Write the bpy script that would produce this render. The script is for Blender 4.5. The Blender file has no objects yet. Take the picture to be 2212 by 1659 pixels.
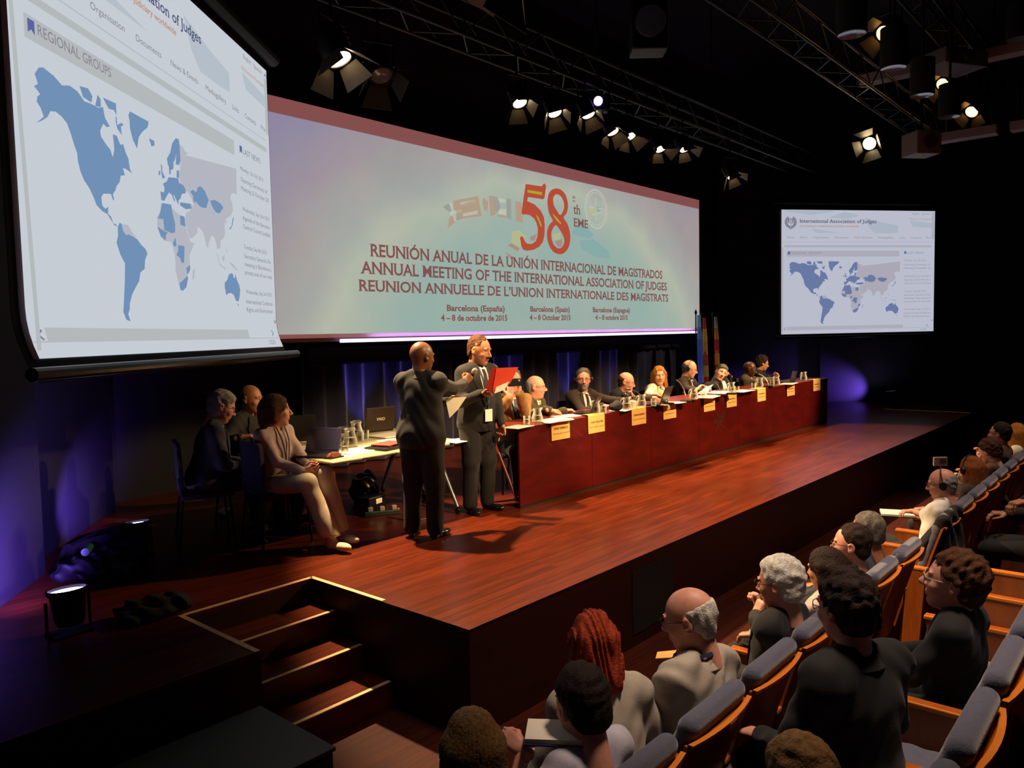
import bpy, bmesh, math, random
import numpy as np
from mathutils import Vector, Matrix, Quaternion
from mathutils.bvhtree import BVHTree
random.seed(7); NR = np.random.RandomState(7)
SC = bpy.context.scene
COL = SC.collection
R = math.radians
PI = math.pi
# ---------------------------------------------------------------- camera, world, exposure
FPX = 1677.61
CAM_RIGHT = Vector((0.65496, -0.75538, -0.02056))
YAW, PITCH, ROLL = 0.8547, -0.0643, -0.0206
_f = Vector((math.sin(YAW) * math.cos(PITCH), math.cos(YAW) * math.cos(PITCH), math.sin(PITCH)))
_r = Vector((math.cos(YAW), -math.sin(YAW), 0.0))
_u = _r.cross(_f)
_rr = math.cos(ROLL) * _r + math.sin(ROLL) * _u
_uu = -math.sin(ROLL) * _r + math.cos(ROLL) * _u
CAM_POS = Vector((-3.2642, -3.2242, 2.4757))
cam_data = bpy.data.cameras.new('camera')
cam = bpy.data.objects.new('camera', cam_data)
COL.objects.link(cam)
m = Matrix.Identity(4)
for i in range(3):
    m[i][0] = _rr[i]; m[i][1] = _uu[i]; m[i][2] = -_f[i]; m[i][3] = CAM_POS[i]
cam.matrix_world = m
cam_data.sensor_fit = 'HORIZONTAL'
cam_data.sensor_width = 36.0
cam_data.lens = FPX / 2212.0 * 36.0
cam_data.clip_start = 0.05
cam_data.clip_end = 100
SC.camera = cam
w = bpy.data.worlds.new('hall_dark'); SC.world = w
w.use_nodes = True
w.node_tree.nodes['Background'].inputs[0].default_value = (0.01, 0.01, 0.014, 1)
w.node_tree.nodes['Background'].inputs[1].default_value = 0.0
SC.view_settings.view_transform = 'Standard'
SC.view_settings.look = 'None'
SC.view_settings.exposure = 0.0
SC.view_settings.gamma = 1.0
SC.view_settings.use_curve_mapping = False
try:
    SC.cycles.use_denoising = True
    SC.cycles.max_bounces = 6
    SC.cycles.sample_clamp_indirect = 4.0
    SC.cycles.caustics_reflective = False
    SC.cycles.caustics_refractive = False
except Exception:
    pass

ST = 0.70          # stage floor above the hall floor

def lin(h):
    h = h.lstrip('#')
    out = []
    for i in (0, 2, 4):
        c = int(h[i:i + 2], 16) / 255.0
        out.append(c / 12.92 if c <= 0.04045 else ((c + 0.055) / 1.055) ** 2.4)
    return tuple(out)

def light(name, kind, loc, target, energy, color, size=0.15, cone=40, blend=0.5, sizey=None):
    d = bpy.data.lights.new(name, kind)
    d.energy = energy
    d.color = color
    if kind == 'SPOT':
        d.spot_size = R(cone); d.spot_blend = blend; d.shadow_soft_size = size
    elif kind == 'AREA':
        d.shape = 'RECTANGLE'; d.size = size; d.size_y = sizey or size
        d.spread = R(cone)
    else:
        d.shadow_soft_size = size
    o = bpy.data.objects.new(name, d)
    COL.objects.link(o)
    o.location = loc
    if target is not None:
        o.rotation_euler = (Vector(target) - Vector(loc)).to_track_quat('-Z', 'Y').to_euler()
    return o

WARM = (1.0, 0.66, 0.34)
AMBER = (1.0, 0.52, 0.20)
VIOLET = (0.22, 0.10, 1.0)
# front-of-house spots on the audience side, aimed at the long desk
KEY = 5200
for i, (x, e, tx) in enumerate([(1.2, .8, 3.0), (4.0, 1.0, 4.8), (6.6, 1.25, 7.2), (9.6, 1.3, 9.7)]):
    light('front_spot_light', 'SPOT', (x, -5.0, 6.6), (tx, 2.3, 1.55), KEY * e, WARM, 0.12, 22, 0.6)
light('front_spot_light', 'SPOT', (4.6, -5.0, 6.6), (1.75, 2.95, 1.5), 2600, WARM, 0.10, 15, 0.4)
light('flag_spot_light', 'SPOT', (9.0, -5.0, 6.6), (11.35, 4.3, 2.0), 1500, (1.0, 0.8, 0.62), 0.1, 11, 0.6)
light('side_spot_light', 'SPOT', (9.2, -1.6, 6.0), (2.1, 2.0, 1.6), 2600, WARM, 0.12, 20, 0.5)
# the fresnel row over the back of the stage
FRES = [(1.32, 5.06), (3.93, 5.2), (4.61, 5.22), (5.33, 5.34), (5.9, 5.22), (6.34, 5.23), (7.2, 5.2), (7.95, 5.32), (9.64, 5.13)]
for i, (x, z) in enumerate(FRES):
    e = 3200 if i == 0 else 1000
    tgt = (1.9, 0.75, 0.7) if i == 0 else (x + 0.3, 0.7, 0.7)
    light('fresnel_light', 'SPOT', (x, 2.9, z - 0.22), tgt, e, WARM, 0.06, 46 if i else 58, 0.35)
# dim house light over the stalls
for x, e in ((0.4, 1700), (3.2, 1150), (6.6, 900)):
    light('house_light', 'SPOT', (x, -2.6, 7.2), (x + 0.3, -1.9, 0.8), e, (1.0, 0.74, 0.56), 0.5, 44, 0.8)
# blue-violet wall washes
PARS = [(-1.34, 2.55), (-0.118, 4.33), (15.74, 2.55), (14.52, 4.33)]
# ---------------------------------------------------------------- helpers
def mat(name, color, rough=0.6, metal=0.0, noise=0.0, scale=20.0, bump=0.0, bscale=60.0, spec=0.5, trans=0.0, ior=1.45, coat=0.0, sheen=0.0):
    if name in bpy.data.materials:
        return bpy.data.materials[name]
    m = bpy.data.materials.new(name); m.use_nodes = True
    nt = m.node_tree; b = nt.nodes['Principled BSDF']
    c = lin(color) if isinstance(color, str) else color
    b.inputs['Base Color'].default_value = (*c, 1)
    b.inputs['Roughness'].default_value = rough
    b.inputs['Metallic'].default_value = metal
    b.inputs['Specular IOR Level'].default_value = spec
    b.inputs['IOR'].default_value = ior
    if trans: b.inputs['Transmission Weight'].default_value = trans
    if coat: b.inputs['Coat Weight'].default_value = coat
    if sheen: b.inputs['Sheen Weight'].default_value = sheen
    if noise or bump:
        tc = nt.nodes.new('ShaderNodeTexCoord')
    if noise:
        n = nt.nodes.new('ShaderNodeTexNoise'); n.inputs['Scale'].default_value = scale; n.inputs['Detail'].default_value = 4
        r = nt.nodes.new('ShaderNodeValToRGB')
        r.color_ramp.elements[0].position = 0.3; r.color_ramp.elements[1].position = 0.7
        r.color_ramp.elements[0].color = (*[x * (1 - noise) for x in c], 1)
        r.color_ramp.elements[1].color = (*[min(1, x * (1 + noise)) for x in c], 1)
        nt.links.new(tc.outputs['Object'], n.inputs['Vector'])
        nt.links.new(n.outputs['Fac'], r.inputs['Fac'])
        nt.links.new(r.outputs['Color'], b.inputs['Base Color'])
    if bump:
        n2 = nt.nodes.new('ShaderNodeTexNoise'); n2.inputs['Scale'].default_value = bscale; n2.inputs['Detail'].default_value = 3
        bp = nt.nodes.new('ShaderNodeBump'); bp.inputs['Strength'].default_value = bump; bp.inputs['Distance'].default_value = 0.01
        nt.links.new(tc.outputs['Object'], n2.inputs['Vector'])
        nt.links.new(n2.outputs['Fac'], bp.inputs['Height'])
        nt.links.new(bp.outputs['Normal'], b.inputs['Normal'])
    return m

def emit(name, color, strength=1.0):
    if name in bpy.data.materials:
        return bpy.data.materials[name]
    m = bpy.data.materials.new(name); m.use_nodes = True
    nt = m.node_tree; nt.nodes.clear()
    e = nt.nodes.new('ShaderNodeEmission'); o = nt.nodes.new('ShaderNodeOutputMaterial')
    c = lin(color) if isinstance(color, str) else color
    e.inputs[0].default_value = (*c, 1); e.inputs[1].default_value = strength
    nt.links.new(e.outputs[0], o.inputs[0])
    return m

def wood(name, c1, c2, rough=0.35, plank=(1.2, 0.09), axis='X', gap=0.002, coat=0.0, bands=6.0, dark=0.35, spec=0.5):
    m = bpy.data.materials.new(name); m.use_nodes = True
    nt = m.node_tree; b = nt.nodes['Principled BSDF']; L = nt.links.new; N = nt.nodes.new
    tc = N('ShaderNodeTexCoord'); mp = N('ShaderNodeMapping')
    L(tc.outputs['Object'], mp.inputs['Vector'])
    if axis == 'Y': mp.inputs['Rotation'].default_value = (0, 0, PI / 2)
    if axis == 'XZ': mp.inputs['Rotation'].default_value = (PI / 2, 0, 0)
    if axis == 'Z': mp.inputs['Rotation'].default_value = (0, PI / 2, 0)
    mp2 = N('ShaderNodeMapping'); mp2.inputs['Scale'].default_value = (1.0, bands * 3, bands * 3)
    L(mp.outputs[0], mp2.inputs[0])
    n = N('ShaderNodeTexNoise'); n.inputs['Scale'].default_value = 2.2; n.inputs['Detail'].default_value = 6; n.inputs['Roughness'].default_value = 0.65
    L(mp2.outputs[0], n.inputs['Vector'])
    r = N('ShaderNodeValToRGB')
    r.color_ramp.elements[0].position = 0.3; r.color_ramp.elements[1].position = 0.72
    r.color_ramp.elements[0].color = (*lin(c1), 1); r.color_ramp.elements[1].color = (*lin(c2), 1)
    L(n.outputs['Fac'], r.inputs['Fac'])
    col = r.outputs['Color']
    if plank:
        br = N('ShaderNodeTexBrick')
        br.offset = 0.37; br.inputs['Scale'].default_value = 1.0
        br.inputs['Brick Width'].default_value = plank[0]; br.inputs['Row Height'].default_value = plank[1]
        br.inputs['Mortar Size'].default_value = gap; br.inputs['Mortar Smooth'].default_value = 0.2
        br.inputs['Bias'].default_value = 0.0
        br.inputs['Color1'].default_value = (1, 1, 1, 1); br.inputs['Color2'].default_value = (dark, dark, dark, 1)
        br.inputs['Mortar'].default_value = (0.12, 0.1, 0.1, 1)
        L(mp.outputs[0], br.inputs['Vector'])
        mx = N('ShaderNodeMixRGB'); mx.blend_type = 'MULTIPLY'; mx.inputs[0].default_value = 1.0
        L(col, mx.inputs[1]); L(br.outputs['Color'], mx.inputs[2]); col = mx.outputs[0]
    L(col, b.inputs['Base Color'])
    b.inputs['Roughness'].default_value = rough
    b.inputs['Specular IOR Level'].default_value = spec
    if coat: b.inputs['Coat Weight'].default_value = coat
    return m

def linkobj(name, me, parent=None):
    o = bpy.data.objects.new(name, me); COL.objects.link(o)
    if parent is not None: o.parent = parent
    return o

def tag(o, label=None, cat=None, group=None, kind=None):
    if label: o['label'] = label
    if cat: o['category'] = cat
    if group: o['group'] = group
    if kind: o['kind'] = kind
    return o

def thing(name, label, cat, loc=(0, 0, 0), rz=0.0, group=None):
    o = bpy.data.objects.new(name, None); COL.objects.link(o)
    o.empty_display_size = 0.1
    o.location = loc; o.rotation_euler = (0, 0, rz)
    return tag(o, label, cat, group)

def dup(root, loc=None, rz=None, label=None, group=None):
    r = root.copy(); COL.objects.link(r)
    if loc is not None: r.location = loc
    if rz is not None: r.rotation_euler = (0, 0, rz)
    if label: r['label'] = label
    if group: r['group'] = group
    for ch in list(root.children):
        c = ch.copy(); COL.objects.link(c); c.parent = r
        for g in list(ch.children):
            d = g.copy(); COL.objects.link(d); d.parent = c
    return r

class MB:
    """collects shapes into one mesh"""
    def __init__(s): s.bm = bmesh.new()
    def box(s, c, d, rot=None, bev=0.0, taper=None, seg=2):
        M = Matrix.Translation(c)
        if rot is not None: M = M @ (rot.to_4x4() if not isinstance(rot, Matrix) or len(rot) == 3 else rot)
        M = M @ Matrix.Diagonal((*d, 1))
        g = bmesh.ops.create_cube(s.bm, size=1.0, matrix=M)
        if bev:
            es = list({e for v in g['verts'] for e in v.link_edges})
            bmesh.ops.bevel(s.bm, geom=es, offset=bev, segments=seg, affect='EDGES', profile=0.5)
        return s
    def tube(s, pts, r, seg=10, cap=True):
        pts = [Vector(p) for p in pts]
        n = len(pts)
        rs = r if isinstance(r, (list, tuple)) else [r] * n
        up = None; rings = []
        for i, p in enumerate(pts):
            a = pts[max(i - 1, 0)]; b = pts[min(i + 1, n - 1)]
            t = (b - a).normalized() if (b - a).length > 1e-9 else Vector((0, 0, 1))
            if up is None:
                up = Vector((0, 0, 1)) if abs(t.z) < 0.9 else Vector((1, 0, 0))
            x = up.cross(t)
            if x.length < 1e-6: x = Vector((1, 0, 0)).cross(t)
            x.normalize(); y = t.cross(x); up = y
            rings.append([s.bm.verts.new(p + rs[i] * (math.cos(2 * PI * k / seg) * x + math.sin(2 * PI * k / seg) * y)) for k in range(seg)])
        for i in range(n - 1):
            for k in range(seg):
                s.bm.faces.new((rings[i][k], rings[i][(k + 1) % seg], rings[i + 1][(k + 1) % seg], rings[i + 1][k]))
        if cap:
            s.bm.faces.new(list(reversed(rings[0]))); s.bm.faces.new(rings[-1])
        return s
    def lathe(s, prof, c=(0, 0, 0), seg=20, axis=None, sx=1.0, sy=1.0):
        """prof: list of (r, z); closed at ends when r == 0"""
        q = axis.to_matrix() if axis is not None else Matrix.Identity(3)
        rings = []
        for (r, z) in prof:
            if r <= 1e-6:
                rings.append([s.bm.verts.new(Vector(c) + q @ Vector((0, 0, z)))])
            else:
                rings.append([s.bm.verts.new(Vector(c) + q @ Vector((r * sx * math.cos(2 * PI * k / seg), r * sy * math.sin(2 * PI * k / seg), z))) for k in range(seg)])
        for a, b in zip(rings[:-1], rings[1:]):
            for k in range(seg):
                k2 = (k + 1) % seg
                if len(a) == 1 and len(b) == 1: continue
                if len(a) == 1: s.bm.faces.new((a[0], b[k2], b[k]))
                elif len(b) == 1: s.bm.faces.new((a[k], a[k2], b[0]))
                else: s.bm.faces.new((a[k], a[k2], b[k2], b[k]))
        return s
    def poly(s, pts, h=0.0, nrm=None):
        """polygon, extruded by h along its normal when h"""
        vs = [s.bm.verts.new(p) for p in pts]
        f = s.bm.faces.new(vs)
        if h:
            f.normal_update()
            d = Vector(nrm) if nrm is not None else f.normal
            e = bmesh.ops.extrude_face_region(s.bm, geom=[f])
            bmesh.ops.translate(s.bm, vec=d.normalized() * h, verts=[x for x in e['geom'] if isinstance(x, bmesh.types.BMVert)])
        return s
    def grid(s, P, thick=0.0, closeu=False):
        """P[i][j] of Vectors -> quad sheet (optionally a closed slab of thickness thick along -normal)"""
        n, k = len(P), len(P[0])
        V = [[s.bm.verts.new(p) for p in row] for row in P]
        fs = []
        for i in range(n - 1):
            for j in range(k - 1):
                fs.append(s.bm.faces.new((V[i][j], V[i][j + 1], V[i + 1][j + 1], V[i + 1][j])))
        if thick:
            for f in fs: f.normal_update()
            bmesh.ops.solidify(s.bm, geom=fs, thickness=thick)
        return s
    def build(s, name, m, parent=None, smooth=False, angle=40, mats=None):
        bmesh.ops.recalc_face_normals(s.bm, faces=s.bm.faces[:])
        me = bpy.data.meshes.new(name)
        s.bm.to_mesh(me); s.bm.free()
        for x in (mats or [m]): me.materials.append(x)
        if smooth:
            me.polygons.foreach_set('use_smooth', [True] * len(me.polygons))
            try: me.set_sharp_from_angle(angle=R(angle))
            except Exception: pass
        return linkobj(name, me, parent)

def text_mesh(body, bold=0.0):
    cu = bpy.data.curves.new('lettering', 'FONT')
    cu.body = body; cu.size = 1.0; cu.offset = bold; cu.resolution_u = 3
    o = bpy.data.objects.new('lettering', cu)
    me = bpy.data.meshes.new_from_object(o)
    bpy.data.objects.remove(o); bpy.data.curves.remove(cu)
    return me

def add_text(bm, body, place, u0, u1, v0, v1, bold=0.0, serif=False, slant=0.0, xh=None):
    """flat lettering into bm: glyph box [u0,u1] x baseline v0 .. cap height v1 on the plane place(u, v) -> Vector"""
    me = text_mesh(body, bold)
    co = np.zeros(len(me.vertices) * 3, np.float32); me.vertices.foreach_get('co', co); co = co.reshape(-1, 3)
    if not len(co): return
    x0, x1 = co[:, 0].min(), co[:, 0].max()
    cap = 0.682 if xh is None else xh
    sl = slant
    def P(x, y): return place(u0 + (x - x0) / (x1 - x0) * (u1 - u0) + sl * y / cap * (v1 - v0), v0 + y / cap * (v1 - v0))
    vs = [bm.verts.new(P(c[0], c[1])) for c in co]
    for p in me.polygons:
        try: bm.faces.new([vs[i] for i in p.vertices])
        except ValueError: pass
    if serif:
        cnt = {}
        for p in me.polygons:
            for e in p.edge_keys: cnt[e] = cnt.get(e, 0) + 1
        nbr = {}
        for (a, b), n in cnt.items():
            if n == 1: nbr.setdefault(a, []).append(b); nbr.setdefault(b, []).append(a)
        for (a, b), n in cnt.items():
            if n != 1: continue
            A, B = co[a], co[b]
            w = abs(A[0] - B[0])
            sl_ = []
            for q_, o_ in ((a, b), (b, a)):
                for r_ in nbr.get(q_, []):
                    if r_ != o_: sl_.append((co[r_, 0] - co[q_, 0]) / (abs(co[r_, 1] - co[q_, 1]) + 1e-5))
            if len(sl_) == 2 and sl_[0] * sl_[1] < 0 and min(abs(sl_[0]), abs(sl_[1])) > 0.1: continue
            if abs(A[1] - B[1]) > 0.004 or w < 0.05: continue
            y = A[1]
            if min(abs(y + bold), abs(y - 0.682 - bold), abs(y - 0.49 - bold)) > 0.02: continue
            xa, xb = min(A[0], B[0]), max(A[0], B[0])
            t = 0.045 if y < 0.2 else -0.045
            ext = 0.055
            if w > 0.2: xb = xa + 0.06          # long bars of E, L, T, D: a serif on the left end only
            q = [(xa - ext, y), (xb + ext, y), (xb + ext, y + t), (xa - ext, y + t)]
            try: bm.faces.new([bm.verts.new(P(*c)) for c in q])
            except ValueError: pass
    bpy.data.meshes.remove(me)

def flat(name, bm, m, parent):
    me = bpy.data.meshes.new(name); bm.to_mesh(me); bm.free(); me.materials.append(m)
    o = linkobj(name, me, parent); o['print'] = 1
    return o

def norm(v): return v / (np.linalg.norm(v) + 1e-12)
# ---------------------------------------------------------------- the setting
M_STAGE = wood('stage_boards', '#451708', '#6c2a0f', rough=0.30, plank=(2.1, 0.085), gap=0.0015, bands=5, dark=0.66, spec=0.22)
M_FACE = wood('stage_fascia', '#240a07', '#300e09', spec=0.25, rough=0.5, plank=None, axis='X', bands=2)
M_FLOOR = wood('hall_boards', '#32120a', '#481a0d', rough=0.6, plank=(1.8, 0.09), gap=0.0015, bands=5, dark=0.7, spec=0.12)
M_WALL = mat('dark_wall', '#100f14', 0.7, noise=0.12, scale=3)
M_BLACK = mat('black_paint', '#0c0c0e', 0.8, noise=0.2, scale=8)
M_CEIL = mat('dark_ceiling', '#121216', 0.9, noise=0.2, scale=4)
M_BMET = mat('black_metal', '#101012', 0.45, 0.6, noise=0.1)
M_TAPE = mat('pale_tape', '#e0b484', 0.6, noise=0.12, scale=30)

def struct(name, mb, m, **k):
    return tag(mb.build(name, m, **k), kind='structure')

def slab(name, pts, z0, z1, m):
    b = MB(); b.poly([(x, y, z1) for x, y in pts], -(z1 - z0), (0, 0, 1)) if False else b.poly([(x, y, z0) for x, y in pts], z1 - z0, (0, 0, 1))
    return struct(name, b, m)

SW, S1, S2, SL = 0.958, 1.626, 0.728, 14.54       # stair width, stair back, side-stage front, stage length
WL0 = Vector((-0.4, 4.4, 0)); WD = Vector((-0.622, -0.783, 0)); WN = Vector((0.783, -0.622, 0))
def wl(s, off, z=0.0):
    p = WL0 + WD * s + WN * off; return Vector((p.x, p.y, z))
def mir(p): return Vector((14.4 - p[0], p[1], p[2]))

struct('floor', MB().box((6, 0.5, -0.05), (30, 20, 0.1)), M_FLOOR)
struct('ceiling', MB().box((6, 0.5, 8.45), (30, 20, 0.1)), M_CEIL)
# stage block with the two stair wells cut in
b = MB()
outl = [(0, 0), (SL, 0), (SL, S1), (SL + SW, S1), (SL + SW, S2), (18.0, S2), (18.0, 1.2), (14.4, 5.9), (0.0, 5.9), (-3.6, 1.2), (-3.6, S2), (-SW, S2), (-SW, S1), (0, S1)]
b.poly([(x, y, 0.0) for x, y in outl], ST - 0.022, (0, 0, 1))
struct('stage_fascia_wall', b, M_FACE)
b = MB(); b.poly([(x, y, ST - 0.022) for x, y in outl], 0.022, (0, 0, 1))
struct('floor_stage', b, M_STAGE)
# black ventilation panel on the stage front
struct('trim_9', MB().box((2.13, -0.004, 0.35), (0.62, 0.008, 0.5)), M_BLACK)
# stairs: three treads between the stage and the hall floor
for side, x0 in ((0, -SW), (1, SL)):
    b = MB()
    for k in range(3):
        zt = ST - 0.175 * (k + 1)
        y1 = S1 - 0.30 * k; y0 = y1 - 0.30
        b.box((x0 + SW / 2, (S1 + y0) / 2, zt - 0.0875 - (0 if k == 2 else 0)), (SW, S1 - y0, 0.175))
    struct('floor_stairs' if side == 0 else 'floor_stairs_far', b, M_STAGE)
n = 1
def tape(p, q, wdt=0.035):
    global n
    p, q = Vector(p), Vector(q); d = (q - p).normalized(); s = Vector((-d.y, d.x, 0)) * wdt / 2
    b = MB(); b.poly([p - s, p + s, q + s, q - s], 0.003, (0, 0, 1))
    struct('trim_%d' % n, b, M_TAPE); n += 1
tape((-SW - 0.02, S2, ST), (-SW - 0.02, S1 + 0.03, ST)); tape((-SW, S1 + 0.02, ST), (0.02, S1 + 0.02, ST)); tape((0.02, S1 + 0.03, ST), (0.02, 0.82, ST))
for k in range(3):
    y0 = S1 - 0.30 * (k + 1)
    tape((-SW + 0.01, y0 + 0.02, ST - 0.175 * (k + 1)), (-0.01, y0 + 0.02, ST - 0.175 * (k + 1)), 0.03)
tape((SL + 0.01, S1 + 0.03, ST), (SL + 0.01, 0.05, ST), 0.05)
# raked stalls: low platforms under the second and third rows
struct('floor_second_row', MB().box((6, -3.2, 0.125), (30, 1.5, 0.25)), M_FLOOR)
# walls
def wall(name, p, q, z0, z1, m=M_WALL, th=0.12):
    p, q = Vector(p), Vector(q); d = (q - p).normalized(); s = Vector((-d.y, d.x, 0)) * th
    b = MB(); b.poly([(p.x, p.y, z0), (q.x, q.y, z0), (q.x + s.x, q.y + s.y, z0), (p.x + s.x, p.y + s.y, z0)], z1 - z0, (0, 0, 1))
    return struct(name, b, m)
for nm, f in (('left', lambda p: p), ('right', mir)):
    sg = 1 if nm == 'left' else -1
    wall('wall_' + nm, f(wl(1.28, 0)), f(wl(9.5, 0)), 0, 8.4, th=-0.2 * sg)
    wall('wall_%s_panel' % nm, f(wl(-1.1, -0.2)), f(wl(1.28, -0.2)), 0, 8.4, th=-0.12 * sg)
    wall('wall_%s_return' % nm, f(wl(-1.1, -0.2)), f(Vector((0.12, 5.75, 0))), 0, 8.4, th=0.12 * sg)
wall('wall_back', (-0.1, 5.75, 0), (14.5, 5.75, 0), 0, 8.4, M_BLACK)
wall('wall_hall_left', (-6.4, -8, 0), (-6.4, -3.1, 0), 0, 8.4, M_BLACK)
wall('wall_hall_right', (20.6, -8, 0), (20.6, -2.8, 0), 0, 8.4, M_BLACK)
wall('wall_rear', (-6.5, -8, 0), (20.8, -8, 0), 0, 8.4, M_BLACK, th=-0.12)

# dark pleated curtain behind the desk, with its header box
M_CURT = mat('navy_curtain', '#1e1e34', 0.85, noise=0.15, scale=6, sheen=0.3)
b = MB(); P = []
xs = np.linspace(2.6, 12.6, 700)
ph = np.cumsum(NR.uniform(0.25, 0.6, 700)) * 0.62
prof = 5.5 + 0.05 * np.sin(ph) + 0.03 * np.sin(ph * 0.37 + 1)
for z in (ST + 0.02, 1.5, 2.2):
    P.append([Vector((x, y, z)) for x, y in zip(xs, prof)])
b.grid(P)
t = thing('stage_curtain', 'dark navy pleated curtain hanging below the long banner behind the panel desk', 'curtain', (0, 0, 0))
b.build('drape', M_CURT, t, smooth=True, angle=80)
b = MB(); b.box((7.6, 5.4, 2.22), (10.0, 0.06, 0.2)); b.box((7.6, 5.36, 2.13), (10.0, 0.03, 0.03)); b.box((7.6, 5.36, 2.33), (10.0, 0.03, 0.03))
b.build('header_box', M_WALL, t)

# ---------------------------------------------------------------- projection: the big banner
BX0, BX1, BZ0, BZ1, BY = 1.77, 12.63, 2.425, 5.345, 5.0
def bpos(x, z, off=0.0): return Vector((x, BY - off, z))
def banner_mat():
    m = bpy.data.materials.new('banner_projection'); m.use_nodes = True
    nt = m.node_tree; nt.nodes.clear(); N = nt.nodes.new; L = nt.links.new
    tc = N('ShaderNodeTexCoord'); sp = N('ShaderNodeSeparateXYZ'); L(tc.outputs['Object'], sp.inputs[0])
    def mth(op, a, b=None):
        x = N('ShaderNodeMath'); x.operation = op
        for i, v in enumerate((a, b)):
            if v is None: continue
            if isinstance(v, (int, float)): x.inputs[i].default_value = v
            else: L(v, x.inputs[i])
        return x.outputs[0]
    dx = mth('DIVIDE', mth('SUBTRACT', sp.outputs[0], 7.3), 4.7)
    dz = mth('DIVIDE', mth('SUBTRACT', sp.outputs[2], 2.2), 2.75)
    rr = mth('SQRT', mth('ADD', mth('MULTIPLY', dx, dx), mth('MULTIPLY', dz, dz)))
    ns = N('ShaderNodeTexNoise'); ns.inputs['Scale'].default_value = 0.9; ns.inputs['Detail'].default_value = 3
    L(tc.outputs['Object'], ns.inputs['Vector'])
    rr2 = mth('ADD', rr, mth('MULTIPLY', mth('SUBTRACT', ns.outputs[0], 0.5), 0.22))
    cr = N('ShaderNodeValToRGB'); L(mth('DIVIDE', rr2, 2.0), cr.inputs[0])
    e = cr.color_ramp.elements
    e[0].position = 0.12; e[0].color = (*lin('#93a59c'), 1)
    e[1].position = 0.36; e[1].color = (*lin('#8fa69e'), 1)
    for p, c in ((0.43, '#99a89c'), (0.49, '#a6ad9e'), (0.545, '#9c9e99'), (0.64, '#978f91'), (0.85, '#90888f')):
        x = e.new(p); x.color = (*lin(c), 1)
    # pinkish / bluish clouds
    n2 = N('ShaderNodeTexNoise'); n2.inputs['Scale'].default_value = 1.3; n2.inputs['Detail'].default_value = 2
    L(tc.outputs['Object'], n2.inputs['Vector'])
    c2 = N('ShaderNodeValToRGB'); L(n2.outputs[0], c2.inputs[0])
    c2.color_ramp.elements[0].position = 0.35; c2.color_ramp.elements[0].color = (0.94, 0.97, 0.98, 1)
    c2.color_ramp.elements[1].position = 0.65; c2.color_ramp.elements[1].color = (1.04, 1.0, 0.99, 1)
    mx = N('ShaderNodeMixRGB'); mx.blend_type = 'MULTIPLY'; mx.inputs[0].default_value = 1
    L(cr.outputs[0], mx.inputs[1]); L(c2.outputs[0], mx.inputs[2])
    # left upper end turns violet
    vz = N('ShaderNodeMapRange'); L(mth('SUBTRACT', sp.outputs[0], mth('MULTIPLY', mth('SUBTRACT', sp.outputs[2], 3.9), 1.0)), vz.inputs[0])
    vz.inputs[1].default_value = 2.6; vz.inputs[2].default_value = 0.9; vz.inputs[3].default_value = 0; vz.inputs[4].default_value = 0.5
    m3 = N('ShaderNodeMixRGB'); L(vz.outputs[0], m3.inputs[0]); L(mx.outputs[0], m3.inputs[1]); m3.inputs[2].default_value = (*lin('#7a72a0'), 1)
    em = N('ShaderNodeEmission'); L(m3.outputs[0], em.inputs[0]); em.inputs[1].default_value = 1.14
    o = N('ShaderNodeOutputMaterial'); L(em.outputs[0], o.inputs[0])
    return m
def merge(name, root):
    """everything printed on one sheet becomes one part of it"""
    obs = [o for o in root.children if o.get('print')]
    mats = []; bm = bmesh.new()
    for o in obs:
        m_ = o.data.materials[0]
        if m_ not in mats: mats.append(m_)
        n0 = len(bm.faces); bm.from_mesh(o.data); bm.faces.ensure_lookup_table()
        for i in range(n0, len(bm.faces)): bm.faces[i].material_index = mats.index(m_)
        bpy.data.objects.remove(o)
    me = bpy.data.meshes.new(name); bm.to_mesh(me); bm.free()
    for m_ in mats: me.materials.append(m_)
    return linkobj(name, me, root)
bann = thing('banner_screen', 'very long projection screen with red 58 and meeting titles in three languages', 'screen')
b = MB(); b.box(((BX0 + BX1) / 2, BY + 0.045, (BZ0 + BZ1) / 2), (BX1 - BX0, 0.05, BZ1 - BZ0))
b.build('screen_frame', mat('screen_edge', '#94686a', 0.75, noise=0.08, scale=2), bann)
b = MB()
for x in (2.5, 5.5, 8.9, 11.9): b.tube([(x, BY + 0.045, BZ1 - 0.02), (x, BY + 0.045, 8.41)], 0.006, 6)
b.build('hanging_wires', M_BLACK, bann)
b = MB(); b.poly([bpos(BX0 + 0.04, BZ0 + 0.10), bpos(BX1 - 0.04, BZ0 + 0.10), bpos(BX1 - 0.04, BZ1 - 0.20), bpos(BX0 + 0.04, BZ1 - 0.20)])
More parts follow.
